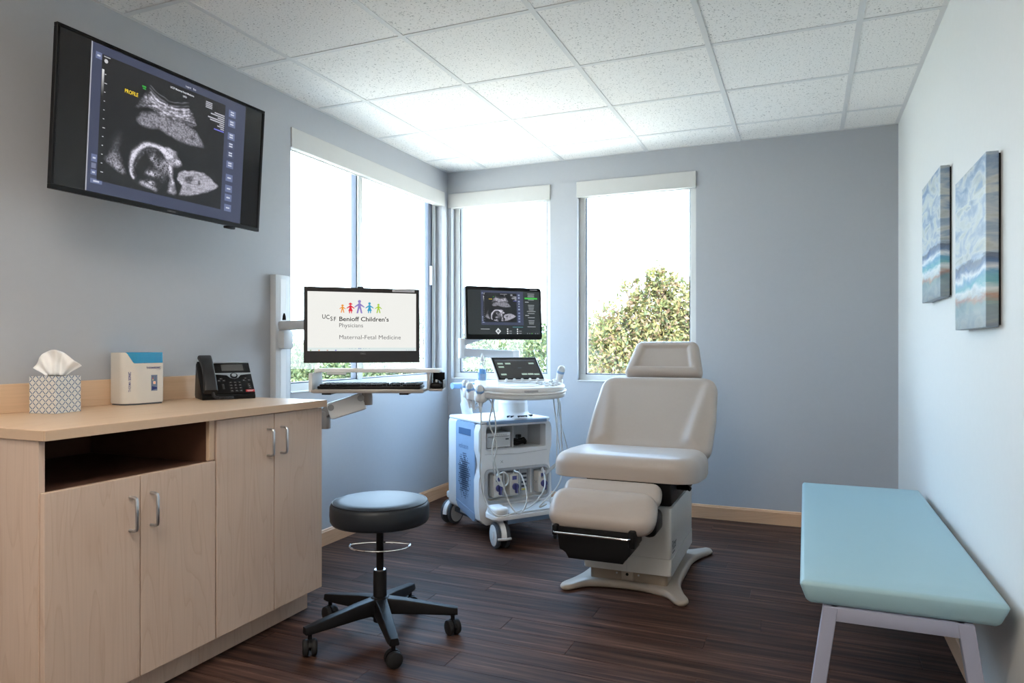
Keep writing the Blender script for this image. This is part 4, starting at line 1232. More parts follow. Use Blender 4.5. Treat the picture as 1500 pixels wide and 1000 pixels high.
for ch, u, v in (('U', .150, .583), ('C', .1835, .578), ('S', .2195, .556), ('F', .2470, .553)): lt(ch, MH*.080, u, v, E_dk, 0.010, 0.86)
text('DELL', 0.0095, mo, E_gr, (0, -0.0065, Zf(.112)), bold=0.03, align='CENTER', sx=1.2)
pr = Print(); pr.rect(X(.755), X(.955), MH/2-.015, MH/2-.004, srgb(205, 205, 210), 0.0)
pr.rect(X(.78), X(.93), MH/2-.0105, MH/2-.0085, srgb(120, 120, 130), 0.0003)
pr.build('asset_sticker', M_print, mo, (0, -0.0065, 0))

# ------------------------------------------------------------------ exam chair
def dens(out, step=0.02):
    res = []; m = len(out)
    for i in range(m):
        a, b = Vector(out[i]), Vector(out[(i+1) % m]); L = (b-a).length
        k = max(1, int(L/step))
        for j in range(k): res.append(tuple(a.lerp(b, j/k)))
    return res
def slope_M(x, y, z, th, t):
    """pad frame: x across, y up the slope, z outwards; the front face passes through (x,y,z)"""
    c, s = math.cos(th), math.sin(th)
    n = Vector((0, -s, c))
    o = Vector((x, y, z)) - n*t
    return Matrix(((1, 0, 0, o.x), (0, c, -s, o.y), (0, s, c, o.z), (0, 0, 0, 1)))
OC = Vector((-0.775, 3.55, 0))
t = thing('exam_chair', 'taupe vinyl reclining exam chair with white casing and beige base', 'exam chair', OC)
sm = lambda k: max(0, min(1, k))**2*(3-2*max(0, min(1, k)))
# backrest
BL = 0.545
def back_h(x, y):
    v = y/BL
    edge = 0.165 + 0.10*v**1.5
    return 0.036*sm((abs(x)-edge)/0.06)*(1 - 0.5*v) - 0.004
out = dens(round_poly([(-0.338, 0), (0.328, 0), (0.338, 0.25), (0.325, BL), (-0.325, BL), (-0.340, 0.25)], [0.07, 0.07, 0.3, 0.10, 0.10, 0.3], 8))
bm = BM(); pad(bm, out, 0.085, 0.036, 0.0, 6, 18, back_h, slope_M(0, 0.075, 0.600, R(45), 0.085))
obj('backrest', bm, M_taupe, t, ang=70)
# headrest
def head_h(x, y):
    k = min(sm((0.272-0.062-y+0.02)/0.02), sm((y-0.055)/0.02), sm((0.184-0.2*y-abs(x))/0.02))
    return -0.016*k
out = dens(round_poly([(-0.232, 0.012), (0.232, 0.012), (0.180, 0.272), (-0.180, 0.272)], [0.045, 0.045, 0.06, 0.06], 8), 0.012)
bm = BM(); pad(bm, out, 0.085, 0.038, 0.0, 6, 20, head_h, slope_M(0.012, 0.468, 0.985, R(50), 0.085))
obj('headrest', bm, M_taupe, t, ang=70)
obj('headrest_post', bx(-0.06, 0.06, -0.005, 0.005, 0.0, 0.26, 0.003), M_steel, t, (0, 0.46, 0.80), (R(-42), 0, 0))
# seat
def seat_h(x, y): return -0.012*sm(1-abs(x)/0.26)*sm((y+0.2)/0.2) + 0.004
out = dens(round_poly([(-0.342, -0.250), (0.335, -0.250), (0.352, 0.0), (0.338, 0.24), (-0.338, 0.24), (-0.355, 0.0)], [0.13, 0.13, 0.3, 0.12, 0.12, 0.3], 10))
bm = BM(); pad(bm, out, 0.112, 0.060, 0.006, 8, 14, seat_h, under=False)
obj('seat', bm, M_taupe, t, (-0.010, -0.155, 0.524), (R(-1.5), 0, 0), ang=70)
# leg rest: upper and lower pads
out = dens(rrect(0.455, 0.125, 0.055, 8, 0, 0.06))
bm = BM(); pad(bm, out, 0.072, 0.034, 0.004, 6, 8, None, slope_M(-0.042, -0.505, 0.462, R(42), 0.072))
obj('leg_rest', bm, M_taupe, t, ang=70)
out = dens(rrect(0.485, 0.196, 0.085, 8, 0, 0.098))
bm = BM(); pad(bm, out, 0.098, 0.046, 0.006, 7, 10, None, slope_M(-0.058, -0.640, 0.376, R(47), 0.098))
obj('foot_rest', bm, M_taupe, t, ang=70)
# black under-tray and chrome bar below the foot rest
bm = BM()
prism(bm, [(-0.200, 0.350), (-0.185, 0.25), (-0.150, 0.245), (-0.145, 0.215), (0.100, 0.215), (0.115, 0.245), (0.128, 0.250), (0.138, 0.350)][::-1], -0.625, -0.42, 'y', 0.006)
obj('foot_tray', bm, M_black, t, (-0.045, 0, 0))
obj('tray_bar', tube(BM(), [(-0.245, -0.615, 0.338), (-0.245, -0.655, 0.334), (-0.237, -0.662, 0.333), (0.085, -0.662, 0.333), (0.092, -0.655, 0.334), (0.092, -0.615, 0.338)], 0.0045, 10), M_chrome, t)
obj('tray_bracket', bx(-0.258, -0.235, -0.645, -0.50, 0.315, 0.360, 0.006), M_black, t)
obj('tray_bracket', bx(0.083, 0.112, -0.645, -0.50, 0.290, 0.365, 0.006), M_black, t)
obj('leg_rest_hinge', bx(0.110, 0.180, -0.545, -0.36, 0.315, 0.415, 0.03, 4), M_black, t)
obj('leg_rest_hinge', bx(-0.22, -0.15, -0.53, -0.36, 0.335, 0.415, 0.02), M_black, t)
obj('leg_rest_frame', bx(-0.22, 0.15, -0.47, -0.33, 0.37, 0.47, 0.015), M_black, t)
# seat mechanism
obj('seat_carriage', bx(-0.205, 0.205, -0.30, 0.28, 0.405, 0.522, 0.012), M_black, t)
obj('side_bracket', bx(0.205, 0.250, -0.10, 0.10, 0.445, 0.524, 0.01), M_black, t)
obj('release_lever', tube(BM(), cr([(0.21, -0.15, 0.47), (0.255, -0.19, 0.48), (0.275, -0.20, 0.475)], 5), 0.011, 10), M_black, t)
obj('back_frame', prism(BM(), [(0.17, 0.50), (0.24, 0.44), (0.45, 0.66), (0.46, 0.80), (0.41, 0.80)], -0.17, 0.17, 'x', 0.006), M_black, t)
# pedestal casing
bm = BM(); prism(bm, rrect(0.415, 0.63, 0.014, 4), 0.168, 0.402, 'z', 0.004)
cs = obj('casing', bm, M_ccase, t, (0, -0.005, 0))
bm = BM(); prism(bm, rrect(0.419, 0.634, 0.014, 4), 0.090, 0.1665, 'z', 0.003)
obj('lower_casing', bm, M_ccase, t, (0, -0.005, 0))
obj('casing_seam', bx(-0.0008, 0.0008, -0.3235, -0.322, 0.091, 0.166), M_grey, t, smooth=False)
bm = BM(); prism(bm, rrect(0.37, 0.59, 0.02, 4), 0.035, 0.0905, 'z')
obj('skirt', bm, mat('skirt_beige', srgb(140, 126, 112), 0.4), t, (0, -0.005, 0))
half = [(0.0, -0.318), (0.10, -0.330), (0.185, -0.360), (0.235, -0.425), (0.265, -0.443), (0.293, -0.425), (0.295, -0.385), (0.262, -0.315), (0.232, -0.20), (0.228, 0.0), (0.232, 0.20), (0.268, 0.33), (0.300, 0.40), (0.295, 0.445), (0.262, 0.462), (0.23, 0.43), (0.17, 0.36), (0.08, 0.335), (0.0, 0.33)]
ol = half + [(-x, y) for x, y in half[-2:0:-1]]
ol = [(p.x, p.y) for p in cr([(x, y, 0) for x, y in ol], 5, True)]
bm = BM(); pad(bm, ol, 0.040, 0.016, 0.0, 4, 2, None)
for v in bm.verts:
    rr_ = max(0, math.hypot(v.co.x, v.co.y) - 0.30)
    if v.co.z > 0.02: v.co.z -= min(0.012, rr_*0.06)
obj('base_plate', bm, M_cbase, t, (0, 0, 0.001), ang=60)
obj('latch_plate', bx(-0.028, 0.028, -0.312, -0.299, 0.045, 0.092, 0.002), M_cbase, t)
obj('key_slot', cyl(BM(), (0, -0.3135, 0.074), (0, -0.3118, 0.074), 0.007, 14), M_blackm, t)
for sx_ in (-0.052, 0.052):
    obj('bolt', cyl(BM(), (sx_, -0.3035, 0.072), (sx_, -0.2995, 0.072), 0.0045, 10, 0.001), M_steel, t)
M_gink = mat('charcoal_ink', (0.05, 0.05, 0.06), 0.5)
o = text('Ritter', 0.062, t, M_gink, (0.2082, -0.300, 0.205), (PI/2, 0, PI/2), bold=0.02, sx=0.75)
obj('print_bar', bx(0.2078, 0.2083, -0.29, -0.23, 0.188, 0.194), M_gink, t, smooth=False)

# ------------------------------------------------------------------ ultrasound cart
OU = Vector((-1.80, 4.035, 0)); RU = R(53)
us = thing('ultrasound_machine', 'white and blue ultrasound cart with tilted monitor and control panel', 'ultrasound machine', OU, RU)
UM = Matrix.Translation(OU) @ Matrix.Rotation(RU, 4, 'Z'); UI = UM.inverted()
PR = R(46) - RU                         # swivel of the control panel and monitor
PC = UI @ cam2(0.050, 3.98, 0.0)        # panel centre in the cart's frame
def up(name, bm, m, loc=(0, 0, 0), rot=(0, 0, 0), par=us, ang=35): return obj(name, bm, m, par, loc, rot, ang=ang)
up('rear_shell', bx(-0.246, 0.246, 0.06, 0.225, 0.135, 0.705, 0.035, 4), M_white)
up('core', bx(-0.218, 0.218, -0.015, 0.09, 0.11, 0.685), M_grey)
up('chassis', bx(-0.20, 0.20, -0.20, 0.22, 0.085, 0.112, 0.006), M_rubg)
for s in (-1, 1):
    sp_ = up('side_panel', prism(BM(), round_poly([(-0.172, 0.10), (0.085, 0.16), (0.085, 0.690), (-0.172, 0.690)], [0.02, 0.05, 0.02, 0.03], 4), s*0.220 if s > 0 else -0.249, s*0.249 if s > 0 else -0.220, 'x', 0.004), M_blueg)
    if s < 0:
        obj('hand_slot', bx(-0.2502, -0.2488, -0.12, 0.045, 0.610, 0.650, 0.0003, 1), mat('slot_blue', (0.06, 0.14, 0.28), 0.4), sp_)
        rng = random.Random(5); bm = BM()
        for i in range(24):
            for j in range(17):
                zz = 0.20 + i*0.0128; yy = -0.115 + j*0.0105 + (0.005 if i % 2 else 0)
                q = ((zz-0.36)/0.155)**2 + ((yy+0.03)/0.085)**2
                if q > 1 or rng.random() > 1.15 - 0.75*q: continue
                e = 0.0047*(1.1-0.55*q)
                vs = [bm.verts.new((-0.2497, yy + a*e*1.2, zz + b*e*0.95 + a*e*0.7)) for a, b in ((-1, -1), (1, -1), (1, 1), (-1, 1))]
                bm.faces.new(vs)
        o = obj('vent_holes', bm, mat('vent_dark', (0.01, 0.025, 0.06), 0.6), sp_, smooth=False); o['kind'] = 'stuff'
        text('voluson', 0.045, sp_, mat('pale_blue_ink', (0.12, 0.20, 0.34), 0.5), (-0.2500, 0.045, 0.525), (PI/2, 0, -PI/2), sx=0.95)
        obj('kick_ridge', prism(BM(), [(-0.17, 0.155), (0.08, 0.20), (0.08, 0.186), (-0.17, 0.138)], -0.252, -0.2485, 'x'), M_blueg, sp_)
up('top_cover', bx(-0.244, 0.244, -0.236, 0.20, 0.690, 0.712, 0.010, 3), M_white)
up('top_trim', bx(-0.205, 0.215, -0.2445, -0.2365, 0.684, 0.704, 0.003), M_blueg)
# front shell with two openings
def holed(outer, holes, y0, y1):
    bm = BM(); fr = []
    loops = []
    for lp in [outer] + holes:
        A = [bm.verts.new((p[0], y0, p[1])) for p in lp]; B = [bm.verts.new((p[0], y1, p[1])) for p in lp]
        loops.append((A, B))
    for idx in (0, 1):
        es = []
        for lp in loops:
            L = lp[idx]
            for k in range(len(L)): es.append(bm.edges.new((L[k], L[(k+1) % len(L)])))
        bmesh.ops.triangle_fill(bm, use_beauty=True, use_dissolve=False, edges=es)
    for A, B in loops:
        for k in range(len(A)): bm.faces.new((A[k], A[(k+1) % len(A)], B[(k+1) % len(B)], B[k]))
    return bm
hl = [(0.0, 0.092), (0.205, 0.092), (0.245, 0.125), (0.254, 0.20), (0.254, 0.355), (0.243, 0.405), (0.236, 0.44), (0.240, 0.485), (0.254, 0.535), (0.254, 0.645), (0.243, 0.680), (0.225, 0.689), (0.0, 0.689)]
outer = hl + [(-x, z) for x, z in hl[-2:0:-1]]
h1 = round_poly([(-0.205, 0.532), (0.212, 0.532), (0.212, 0.672), (-0.205, 0.672)], 0.012, 4)
h2 = round_poly([(-0.200, 0.232), (0.225, 0.232), (0.225, 0.405), (-0.200, 0.405)], 0.03, 5)
up('front_shell', holed(outer, [h1, h2], -0.235, -0.172), M_white, ang=28)
up('front_seam', tube(BM(), [(-0.215, -0.2352, 0.51), (0.0, -0.2352, 0.500), (0.222, -0.2352, 0.51)], 0.0012, 5), M_grey)
bm = BM()
for a in ((-0.207, 0.214, -0.021, -0.016, 0.53, 0.674), (-0.211, -0.206, -0.1715, -0.021, 0.53, 0.674), (0.2125, 0.2175, -0.1715, -0.021, 0.53, 0.674), (-0.206, 0.2125, -0.1715, -0.021, 0.526, 0.531), (-0.206, 0.2125, -0.1715, -0.021, 0.6725, 0.676)):
    box(bm, *a)
up('bay_liner', bm, M_lgrey)
up('bay_partition', bx(0.012, 0.019, -0.170, -0.022, 0.5315, 0.672, 0.001, 1), M_lgrey)
up('bay_bracket', bx(0.0195, 0.08, -0.06, -0.022, 0.585, 0.672, 0.003), M_lgrey)
bm = BM(); lo_ = round_poly([(-0.218, 0.214), (0.236, 0.214), (0.236, 0.422), (-0.218, 0.422)], 0.04, 5)
up('connector_bezel', holed(lo_, [h2], -0.2395, -0.2352), M_grey)
up('connector_plate', bx(-0.200, 0.225, -0.176, -0.168, 0.232, 0.405), M_lgrey)
for x in (-0.075, 0.035, 0.118):
    up('port_divider', bx(x-0.004, x+0.004, -0.215, -0.1765, 0.25, 0.400, 0.001, 1), M_lgrey)
pb = up('port_block', bx(0.052, 0.104, -0.196, -0.1765, 0.262, 0.395, 0.003), M_grey)
pp = Print()
for k in range(4): pp.rect(0.060, 0.096, 0.285+.025*k, 0.297+.025*k, srgb(50, 55, 65), 0.0)
pp.rect(0.062, 0.096, 0.267, 0.276, srgb(215, 205, 90), 0.0); pp.disc(0.068, 0.345, 0.004, srgb(70, 140, 220), 10, 0.0003)
pp.build('port_marks', M_print, us, (0, -0.1965, 0))['kind'] = 'stuff'
px_ = Print()
for cx_, cz_ in ((-0.10, 0.46), (-0.098, 0.318), (0.010, 0.318), (0.140, 0.318)):
    for sg in (-1, 1):
        px_.poly([(cx_-0.008, cz_-sg*0.008-.0012), (cx_-0.008, cz_-sg*0.008+.0012), (cx_+0.008, cz_+sg*0.008+.0012), (cx_+0.008, cz_+sg*0.008-.0012)], srgb(90, 95, 100), 0.0)
px_.build('port_symbols', M_print, us, (0, -0.2356, 0))['kind'] = 'stuff'
# foot shelf
fs = round_poly([(-0.262, -0.46), (0.262, -0.46), (0.262, -0.33), (0.200, -0.236), (-0.200, -0.236), (-0.262, -0.33)], [0.05, 0.05, 0.06, 0.01, 0.01, 0.06], 6)
up('foot_shelf', prism(BM(), fs, 0.170, 0.192, 'z', 0.005), M_white)
up('shelf_mat', prism(BM(), round_poly([(-0.165, -0.45), (0.165, -0.45), (0.175, -0.24), (-0.175, -0.24)], 0.02, 4), 0.1925, 0.203, 'z', 0.003), M_lgrey)
up('shelf_keel', bx(-0.17, 0.17, -0.43, -0.18, 0.135, 0.1695, 0.006), M_blueg)
for s in (-1, 1):
    bm = BM(); pad(bm, rrect(0.090, 0.135, 0.040, 6), 0.046, 0.016, 0.0)
    up('caster_cover', bm, M_white, (s*0.214, -0.392, 0.192), ang=60)
def big_caster(x, y, yaw, brake):
    rw = 0.075
    c = Vector((x, y, rw + 0.001)); f = Vector((math.cos(yaw), math.sin(yaw), 0)); ax = Vector((-f.y, f.x, 0))
    bm = BM()
    for s in (-1, 1):
        cyl(bm, c + ax*(0.016*s), c + ax*(0.040*s), rw, 36, 0.009)
    w = up('caster', bm, M_rubg, ang=40)
    bm = BM()
    for s in (-1, 1):
        cyl(bm, c + ax*(0.0395*s), c + ax*(0.0425*s), rw*0.80, 32, 0.002); cyl(bm, c + ax*(0.0425*s), c + ax*(0.0465*s), rw*0.28, 20, 0.002)
    o = obj('wheel_disc', bm, M_lgrey, w)
    bm = BM(); arc = []
    for k in range(13):
        a = R(35) + R(150)*k/12
        p = c + f*(rw*1.03*math.cos(a)) + Vector((0, 0, rw*1.03*math.sin(a)))
        q = c + f*(rw*0.55*math.cos(a)) + Vector((0, 0, rw*0.55*math.sin(a)))
        arc.append([bm.verts.new(p + ax*0.0145), bm.verts.new(p - ax*0.0145), bm.verts.new(q - ax*0.0145), bm.verts.new(q + ax*0.0145)])
    for A, B in zip(arc, arc[1:]):
        for k in range(4): bm.faces.new((A[k], A[(k+1) % 4], B[(k+1) % 4], B[k]))
    bm.faces.new(arc[0][::-1]); bm.faces.new(arc[-1])
    obj('fork', bm, M_white, w)
    obj('stem', cyl(BM(), c + Vector((0, 0, rw*0.7)), c + Vector((0, 0, rw + 0.026)), 0.020, 16), M_white, w)
    if brake:
        o_ = c - f*(rw*0.82) + Vector((0, 0, -0.006))
        bmb = BM()
        tube(bmb, [o_ - f*0.012 - ax*0.040, o_ - f*0.022, o_ - f*0.012 + ax*0.040], 0.0075, 10); tube(bmb, [o_ - f*0.02, c + Vector((0, 0, 0.02))], 0.007, 8)
        obj('brake_pedal', bmb, M_lgrey, w)
    return w
dl = R(-53)      # room directions in the cart's frame
big_caster(-0.205, -0.400, R(81), True)
big_caster(0.205, -0.400, R(60), True)
big_caster(-0.195, 0.255, R(25), False)
big_caster(0.195, 0.255, R(40), False)
for s in (-1, 1): up('rear_leg', bx(s*0.195-0.03, s*0.195+0.03, 0.16, 0.285, 0.165, 0.21, 0.012), M_white)
# column
cp = Vector((0.045, -0.12, 0))
bm = BM(); lathe(bm, [(0.125, 0.712), (0.118, 0.722), (0.100, 0.735), (0.092, 0.75), (0.090, 0.80), (0.0905, 0.803), (0.089, 0.806), (0.086, 0.86), (0.09, 0.885), (0.0, 0.885)], 40)
up('column', bm, M_white, cp, ang=50)
bm = BM()
for a in range(-4, 5):
    if a in (-2, 2): continue
    th = R(-90 + a*11)
    box(bm, 0.1145*math.cos(th)-0.011, 0.1145*math.cos(th)+0.011, 0.1145*math.sin(th)-0.004, 0.1145*math.sin(th)+0.002, 0.718, 0.729)
up('column_vents', bm, M_rubg, cp)['kind'] = 'stuff'
# control panel on its swivel
TP = R(6)
def onp(name, bm, m, loc=(0, 0, 0), rot=(0, 0, 0), par=us, ang=35):
    Mx = Matrix.Translation((PC.x, PC.y, 0.872)) @ Matrix.Rotation(PR, 4, 'Z') @ Matrix.Rotation(TP, 4, 'X') @ Matrix.Translation(loc) @ Matrix.Rotation(rot[2], 4, 'Z') @ Matrix.Rotation(rot[0], 4, 'X')
    for v in bm.verts: v.co = Mx @ v.co
    return obj(name, bm, m, par, ang=ang)
plan = [(p.x, p.y) for p in cr([(-0.235, 0.150, 0), (-0.262, 0.05, 0), (-0.255, -0.06, 0), (-0.19, -0.145, 0), (-0.07, -0.185, 0), (0.07, -0.185, 0), (0.19, -0.145, 0), (0.255, -0.06, 0), (0.262, 0.05, 0), (0.235, 0.150, 0)], 5)]
onp('panel_underside', pad(BM(), dens(plan, .03), 0.030, 0.012, 0.0, 4, 2), M_lgrey, ang=60)
onp('panel_rim', pad(BM(), [(x*1.015, y*1.015) for x, y in dens(plan, .03)], 0.012, 0.005, 0.0, 4, 2), M_white, (0, 0, 0.028), ang=60)
onp('control_panel', pad(BM(), [(x*0.975, y*0.975) for x, y in dens(plan, .03)], 0.030, 0.013, 0.0, 4, 2), M_white, (0, 0, 0.038), ang=60)
onp('key_tray', bx(-0.150, 0.055, -0.125, -0.035, 0.066, 0.0715, 0.003), mat('key_tray_white', (0.85, 0.85, 0.84), 0.4), (0, 0, 0))
onp('usb_strip', bx(-0.06, 0.02, -0.1885, -0.180, 0.045, 0.056, 0.001, 1), M_grey)
rng = random.Random(2)
for kx, ky, kr in [(0.100, -0.125, .012), (0.135, -0.120, .012), (0.165, -0.105, .012), (0.195, -0.085, .011), (0.085, -0.075, .011), (0.175, -0.055, .010), (0.205, -0.040, .010), (0.222, -0.010, .010), (0.085, -0.035, .010), (0.115, -0.020, .010), (0.150, -0.015, .011), (0.185, 0.000, .010), (0.205, 0.030, .010)]:
    onp('control_button', lathe(BM(), [(kr, 0.067), (kr, 0.072), (kr*0.8, 0.076), (0.0, 0.077)], 14, Matrix.Translation((kx, ky, 0))), M_lgrey)
onp('trackball_ring', lathe(BM(), [(0.031, 0.067), (0.031, 0.071), (0.026, 0.073), (0.021, 0.071), (0.0, 0.071)], 24, Matrix.Translation((0.130, -0.068, 0))), M_lgrey)
onp('trackball', lathe(BM(), [(0.016, 0.071), (0.014, 0.078), (0.008, 0.082), (0.0, 0.083)], 20, Matrix.Translation((0.130, -0.068, 0))), M_white)
TS = R(40)
touch = onp('touch_screen', bx(-0.148, 0.148, 0.0, 0.182, -0.014, 0.0, 0.003), M_white, (0.022, 0.040, 0.078), (TS, 0, 0))
onp('touch_glass', bx(-0.142, 0.142, 0.006, 0.178, 0.0002, 0.002, 0.0005, 1), M_black, (0.022, 0.040, 0.078), (TS, 0, 0), par=touch)
tp = Print()
bg_ = srgb(10, 10, 12)
tp.rect(-0.132, 0.132, 0.014, 0.168, bg_, 0.0); tp.rect(-0.130, 0.128, 0.148, 0.156, srgb(75, 80, 95), 0.0003)
gc = srgb(178, 205, 190)
for a, b in ((-0.118, 0.122), (-0.070, 0.122), (0.080, 0.122), (-0.118, 0.096), (-0.118, 0.038), (0.012, 0.038), (0.090, 0.036)): tp.rect(a, a+0.034, b, b+0.012, gc, 0.0003)
tp.rect(0.050, 0.086, 0.038, 0.050, gc, 0.0003); tp.rect(0.0, 0.025, 0.090, 0.096, srgb(60, 70, 90), 0.0003)
tpo = tp.build('touch_display', M_tvscr, touch)
Mx = Matrix.Translation((PC.x, PC.y, 0.872)) @ Matrix.Rotation(PR, 4, 'Z') @ Matrix.Rotation(TP, 4, 'X') @ Matrix.Translation((0.022, 0.040, 0.078)) @ Matrix.Rotation(TS, 4, 'X')
for v in tpo.data.vertices: v.co = Mx @ Vector((v.co.x, v.co.z, 0.0024 - v.co.y))
for k in range(5):
    onp('dial', lathe(BM(), [(0.0085, 0.0), (0.0085, 0.013), (0.007, 0.016), (0.0, 0.0165)], 16), M_white, (-0.085 + 0.049*k, 0.022, 0.075), (R(25), 0, 0))
# probe holders along the panel's left side
for k, (hx, hy) in enumerate(((-0.262, -0.045), (-0.282, 0.025), (-0.280, 0.095))):
    onp('probe_holder', lathe(BM(), [(0.030, 0.0), (0.034, 0.004), (0.036, 0.050), (0.033, 0.054), (0.030, 0.052), (0.028, 0.01), (0.0, 0.008)], 24, Matrix.Translation((hx, hy, -0.022))), M_white, ang=50)
onp('probe_holder', lathe(BM(), [(0.026, 0.0), (0.030, 0.004), (0.032, 0.045), (0.029, 0.048), (0.026, 0.046), (0.024, 0.01), (0.0, 0.008)], 24, Matrix.Translation((0.270, 0.075, 0.025))), M_white, ang=50)
onp('bottle_holder', lathe(BM(), [(0.028, 0.0), (0.030, 0.003), (0.030, 0.060), (0.027, 0.062), (0.026, 0.004), (0.0, 0.003)], 24, Matrix.Translation((-0.185, 0.140, 0.045))), M_clear, ang=50)
onp('panel_neck', bx(-0.06, 0.06, -0.02, 0.20, -0.02, 0.004, 0.01), M_white)
# monitor and its arm
mc = UI @ cam2(-0.045, 4.16, 0)
UW, UH = 0.500, 0.312
mon = up('monitor', prism(BM(), rrect(UW, UH, 0.016, 5), -0.003, 0.030, 'y', 0.003), M_black, (mc.x, mc.y, 1.346), (R(-3), 0, PR + R(3)))
obj('display_glass', bx(-UW/2+.011, UW/2-.011, -0.0038, -0.003, -UH/2+.026, UH/2-.018), mat('display_glass_dark', (0.02, 0.022, 0.022), 0.15, var=0.0), mon, smooth=False)
dp = Print()
X = lambda u: -UW/2 + u*UW
Zf = lambda v: -UH/2 + v*UH
dp.rect(X(.025), X(.975), Zf(.10), Zf(.93), srgb(38, 42, 43), 0.0)
dp.rect(X(.770), X(.943), Zf(.782), Zf(.813), srgb(70, 200, 75), 0.0003)
for zz in (.88, .85, .825, .765, .66, .63, .60, .57, .54, .50, .42, .36, .33, .30, .24):
    ww = .03 + .03*((zz*37) % 1); dp.rect(X(.857-ww), X(.857+ww), Zf(zz), Zf(zz+.011), srgb(170, 175, 178), 0.0003)
for zz in (.72, .46): dp.rect(X(.775), X(.825), Zf(zz), Zf(zz+.012), srgb(190, 195, 195), 0.0003)
dp.rect(X(.185), X(.298), Zf(.187), Zf(.197), srgb(200, 205, 205), 0.0003)
dp.poly([(X(.409), Zf(.215)), (X(.372), Zf(.155)), (X(.409), Zf(.092)), (X(.446), Zf(.155))], srgb(225, 230, 232), 0.0003)
dp.disc(X(.409), Zf(.155), .008, srgb(110, 118, 122), 12, 0.0006)
for u in (.533, .665):
    for v in (.195, .155, .115): dp.disc(X(u), Zf(v), .0045, srgb(235, 238, 240), 10, 0.0003)
    for v in (.150, .110): dp.rect(X(u+.02), X(u+.055), Zf(v), Zf(v+.014), srgb(150, 155, 158), 0.0003)
dp.rect(X(.60), X(.74), Zf(.232), Zf(.240), srgb(90, 170, 180), 0.0003)
for u, c_ in ((.80, (140, 145, 150)), (.83, (140, 145, 150)), (.86, (110, 220, 70)), (.91, (140, 145, 150)), (.94, (140, 145, 150))): dp.disc(X(u), Zf(.115), .003, srgb(*c_), 8, 0.0003)
dpo = dp.build('display_page', M_tvscr, mon, (0, -0.0040, 0))
before = set(mon.children)
ui_picture(mon, X(.192), X(.750), Zf(.272), Zf(.922), UW, UH, False)
for ch in mon.children:
    if ch not in before: ch.location.y -= 0.0044
pw_ = Print(); pw_.rect(X(.845), X(.945), UH/2-.0125, UH/2-.0085, srgb(205, 205, 210), 0.0); pw_.build('maker_mark', M_print, mon, (0, -0.0036, 0))
def usp(lat, d, z): return UI @ cam2(lat, d, z)
el = usp(-0.300, 4.20, 1.112)
up('arm_link', beam(usp(0.02, 4.27, 1.098), el, 0.052, 0.045, 0.010), M_lgrey)
up('arm_post', cyl(BM(), el + Vector((0, 0, -0.036)), el + Vector((0, 0, 0.085)), 0.024, 24, 0.004), M_white)
up('arm_link', beam(el + Vector((0, 0, 0.058)), usp(-0.10, 4.22, 1.235), 0.040, 0.040, 0.008), M_lgrey)
up('arm_head', beam(usp(-0.10, 4.225, 1.235), usp(-0.06, 4.215, 1.34), 0.07, 0.04, 0.008), M_lgrey)
up('arm_mast', cyl(BM(), usp(0.02, 4.27, 0.86), usp(0.02, 4.27, 1.125), 0.030, 24, 0.006), M_white)
# rear push handle
up('push_handle', tube(BM(), cr([(-0.205, 0.235, 0.893), (-0.10, 0.255, 0.893), (0.10, 0.255, 0.893), (0.205, 0.235, 0.893)], 6), 0.020, 14), M_handle, ang=50)
for s in (-1, 1):
    up('handle_post', tube(BM(), cr([(s*0.115, 0.185, 0.70), (s*0.125, 0.200, 0.78), (s*0.115, 0.245, 0.882)], 6), [0.034]*7 + [0.026]*6, 14), M_lgrey, ang=50)

# probes: each with its head, cable and plug in the cart's front sockets
def probe(label, hold, head, path, plug_x, knob=True):
    t = thing('ultrasound_probe', label, 'ultrasound probe', OU, RU, 'probes on the ultrasound cart')
    Mx = Matrix.Translation((PC.x, PC.y, 0.872)) @ Matrix.Rotation(PR, 4, 'Z') @ Matrix.Rotation(TP, 4, 'X')
    Mh = Mx @ Matrix.Translation(hold) @ Matrix.Rotation(head[0], 4, 'Y') @ Matrix.Rotation(head[1], 4, 'X')
    bm = BM(); lathe(bm, [(0.007, -0.045), (0.010, -0.02), (0.017, 0.02), (0.020, 0.055), (0.022, 0.07)], 20, Mh)
    h = obj('handle', bm, M_white, t, ang=60)
    bm = BM(); lathe(bm, [(0.022, 0.0701), (0.0235, 0.076), (0.023, 0.085)], 20, Mh); obj('collar', bm, M_handle, t)
    bm = BM(); lathe(bm, [(0.0225, 0.0852), (0.022, 0.10), (0.016, 0.112), (0.007, 0.117), (0.0, 0.118)], 20, Mh); obj('scan_head', bm, M_lgrey, t, ang=60)
    start = Mh @ Vector((0, 0, -0.045))
    pts = [start] + [usp(*p) for p in path]
    if plug_x is not None:
        pts += [Vector((plug_x, -0.235, 0.40)), Vector((plug_x, -0.222, 0.378))]
        pl_ = obj('plug', bx(plug_x-0.030, plug_x+0.030, -0.240, -0.1768, 0.250, 0.380, 0.007), M_offw, t)
        obj('plug_label', bx(plug_x-0.014, plug_x+0.016, -0.2412, -0.2402, 0.345, 0.368), M_purple, t, smooth=False)
        obj('lock_knob', box(cyl(BM(), (plug_x+0.004, -0.240, 0.305), (plug_x+0.004, -0.256, 0.305), 0.021, 20, 0.003), plug_x-0.003, plug_x+0.011, -0.268, -0.25, 0.268, 0.322, 0.003), M_purple, t)
    obj('cable', tube(BM(), cr(pts, 10), 0.0042, 8), M_cable, t, ang=60)
    return t
def L3(px, py, d): return ((px-750)*d/1021, d, 1.145 - (py-508)*d/1021)
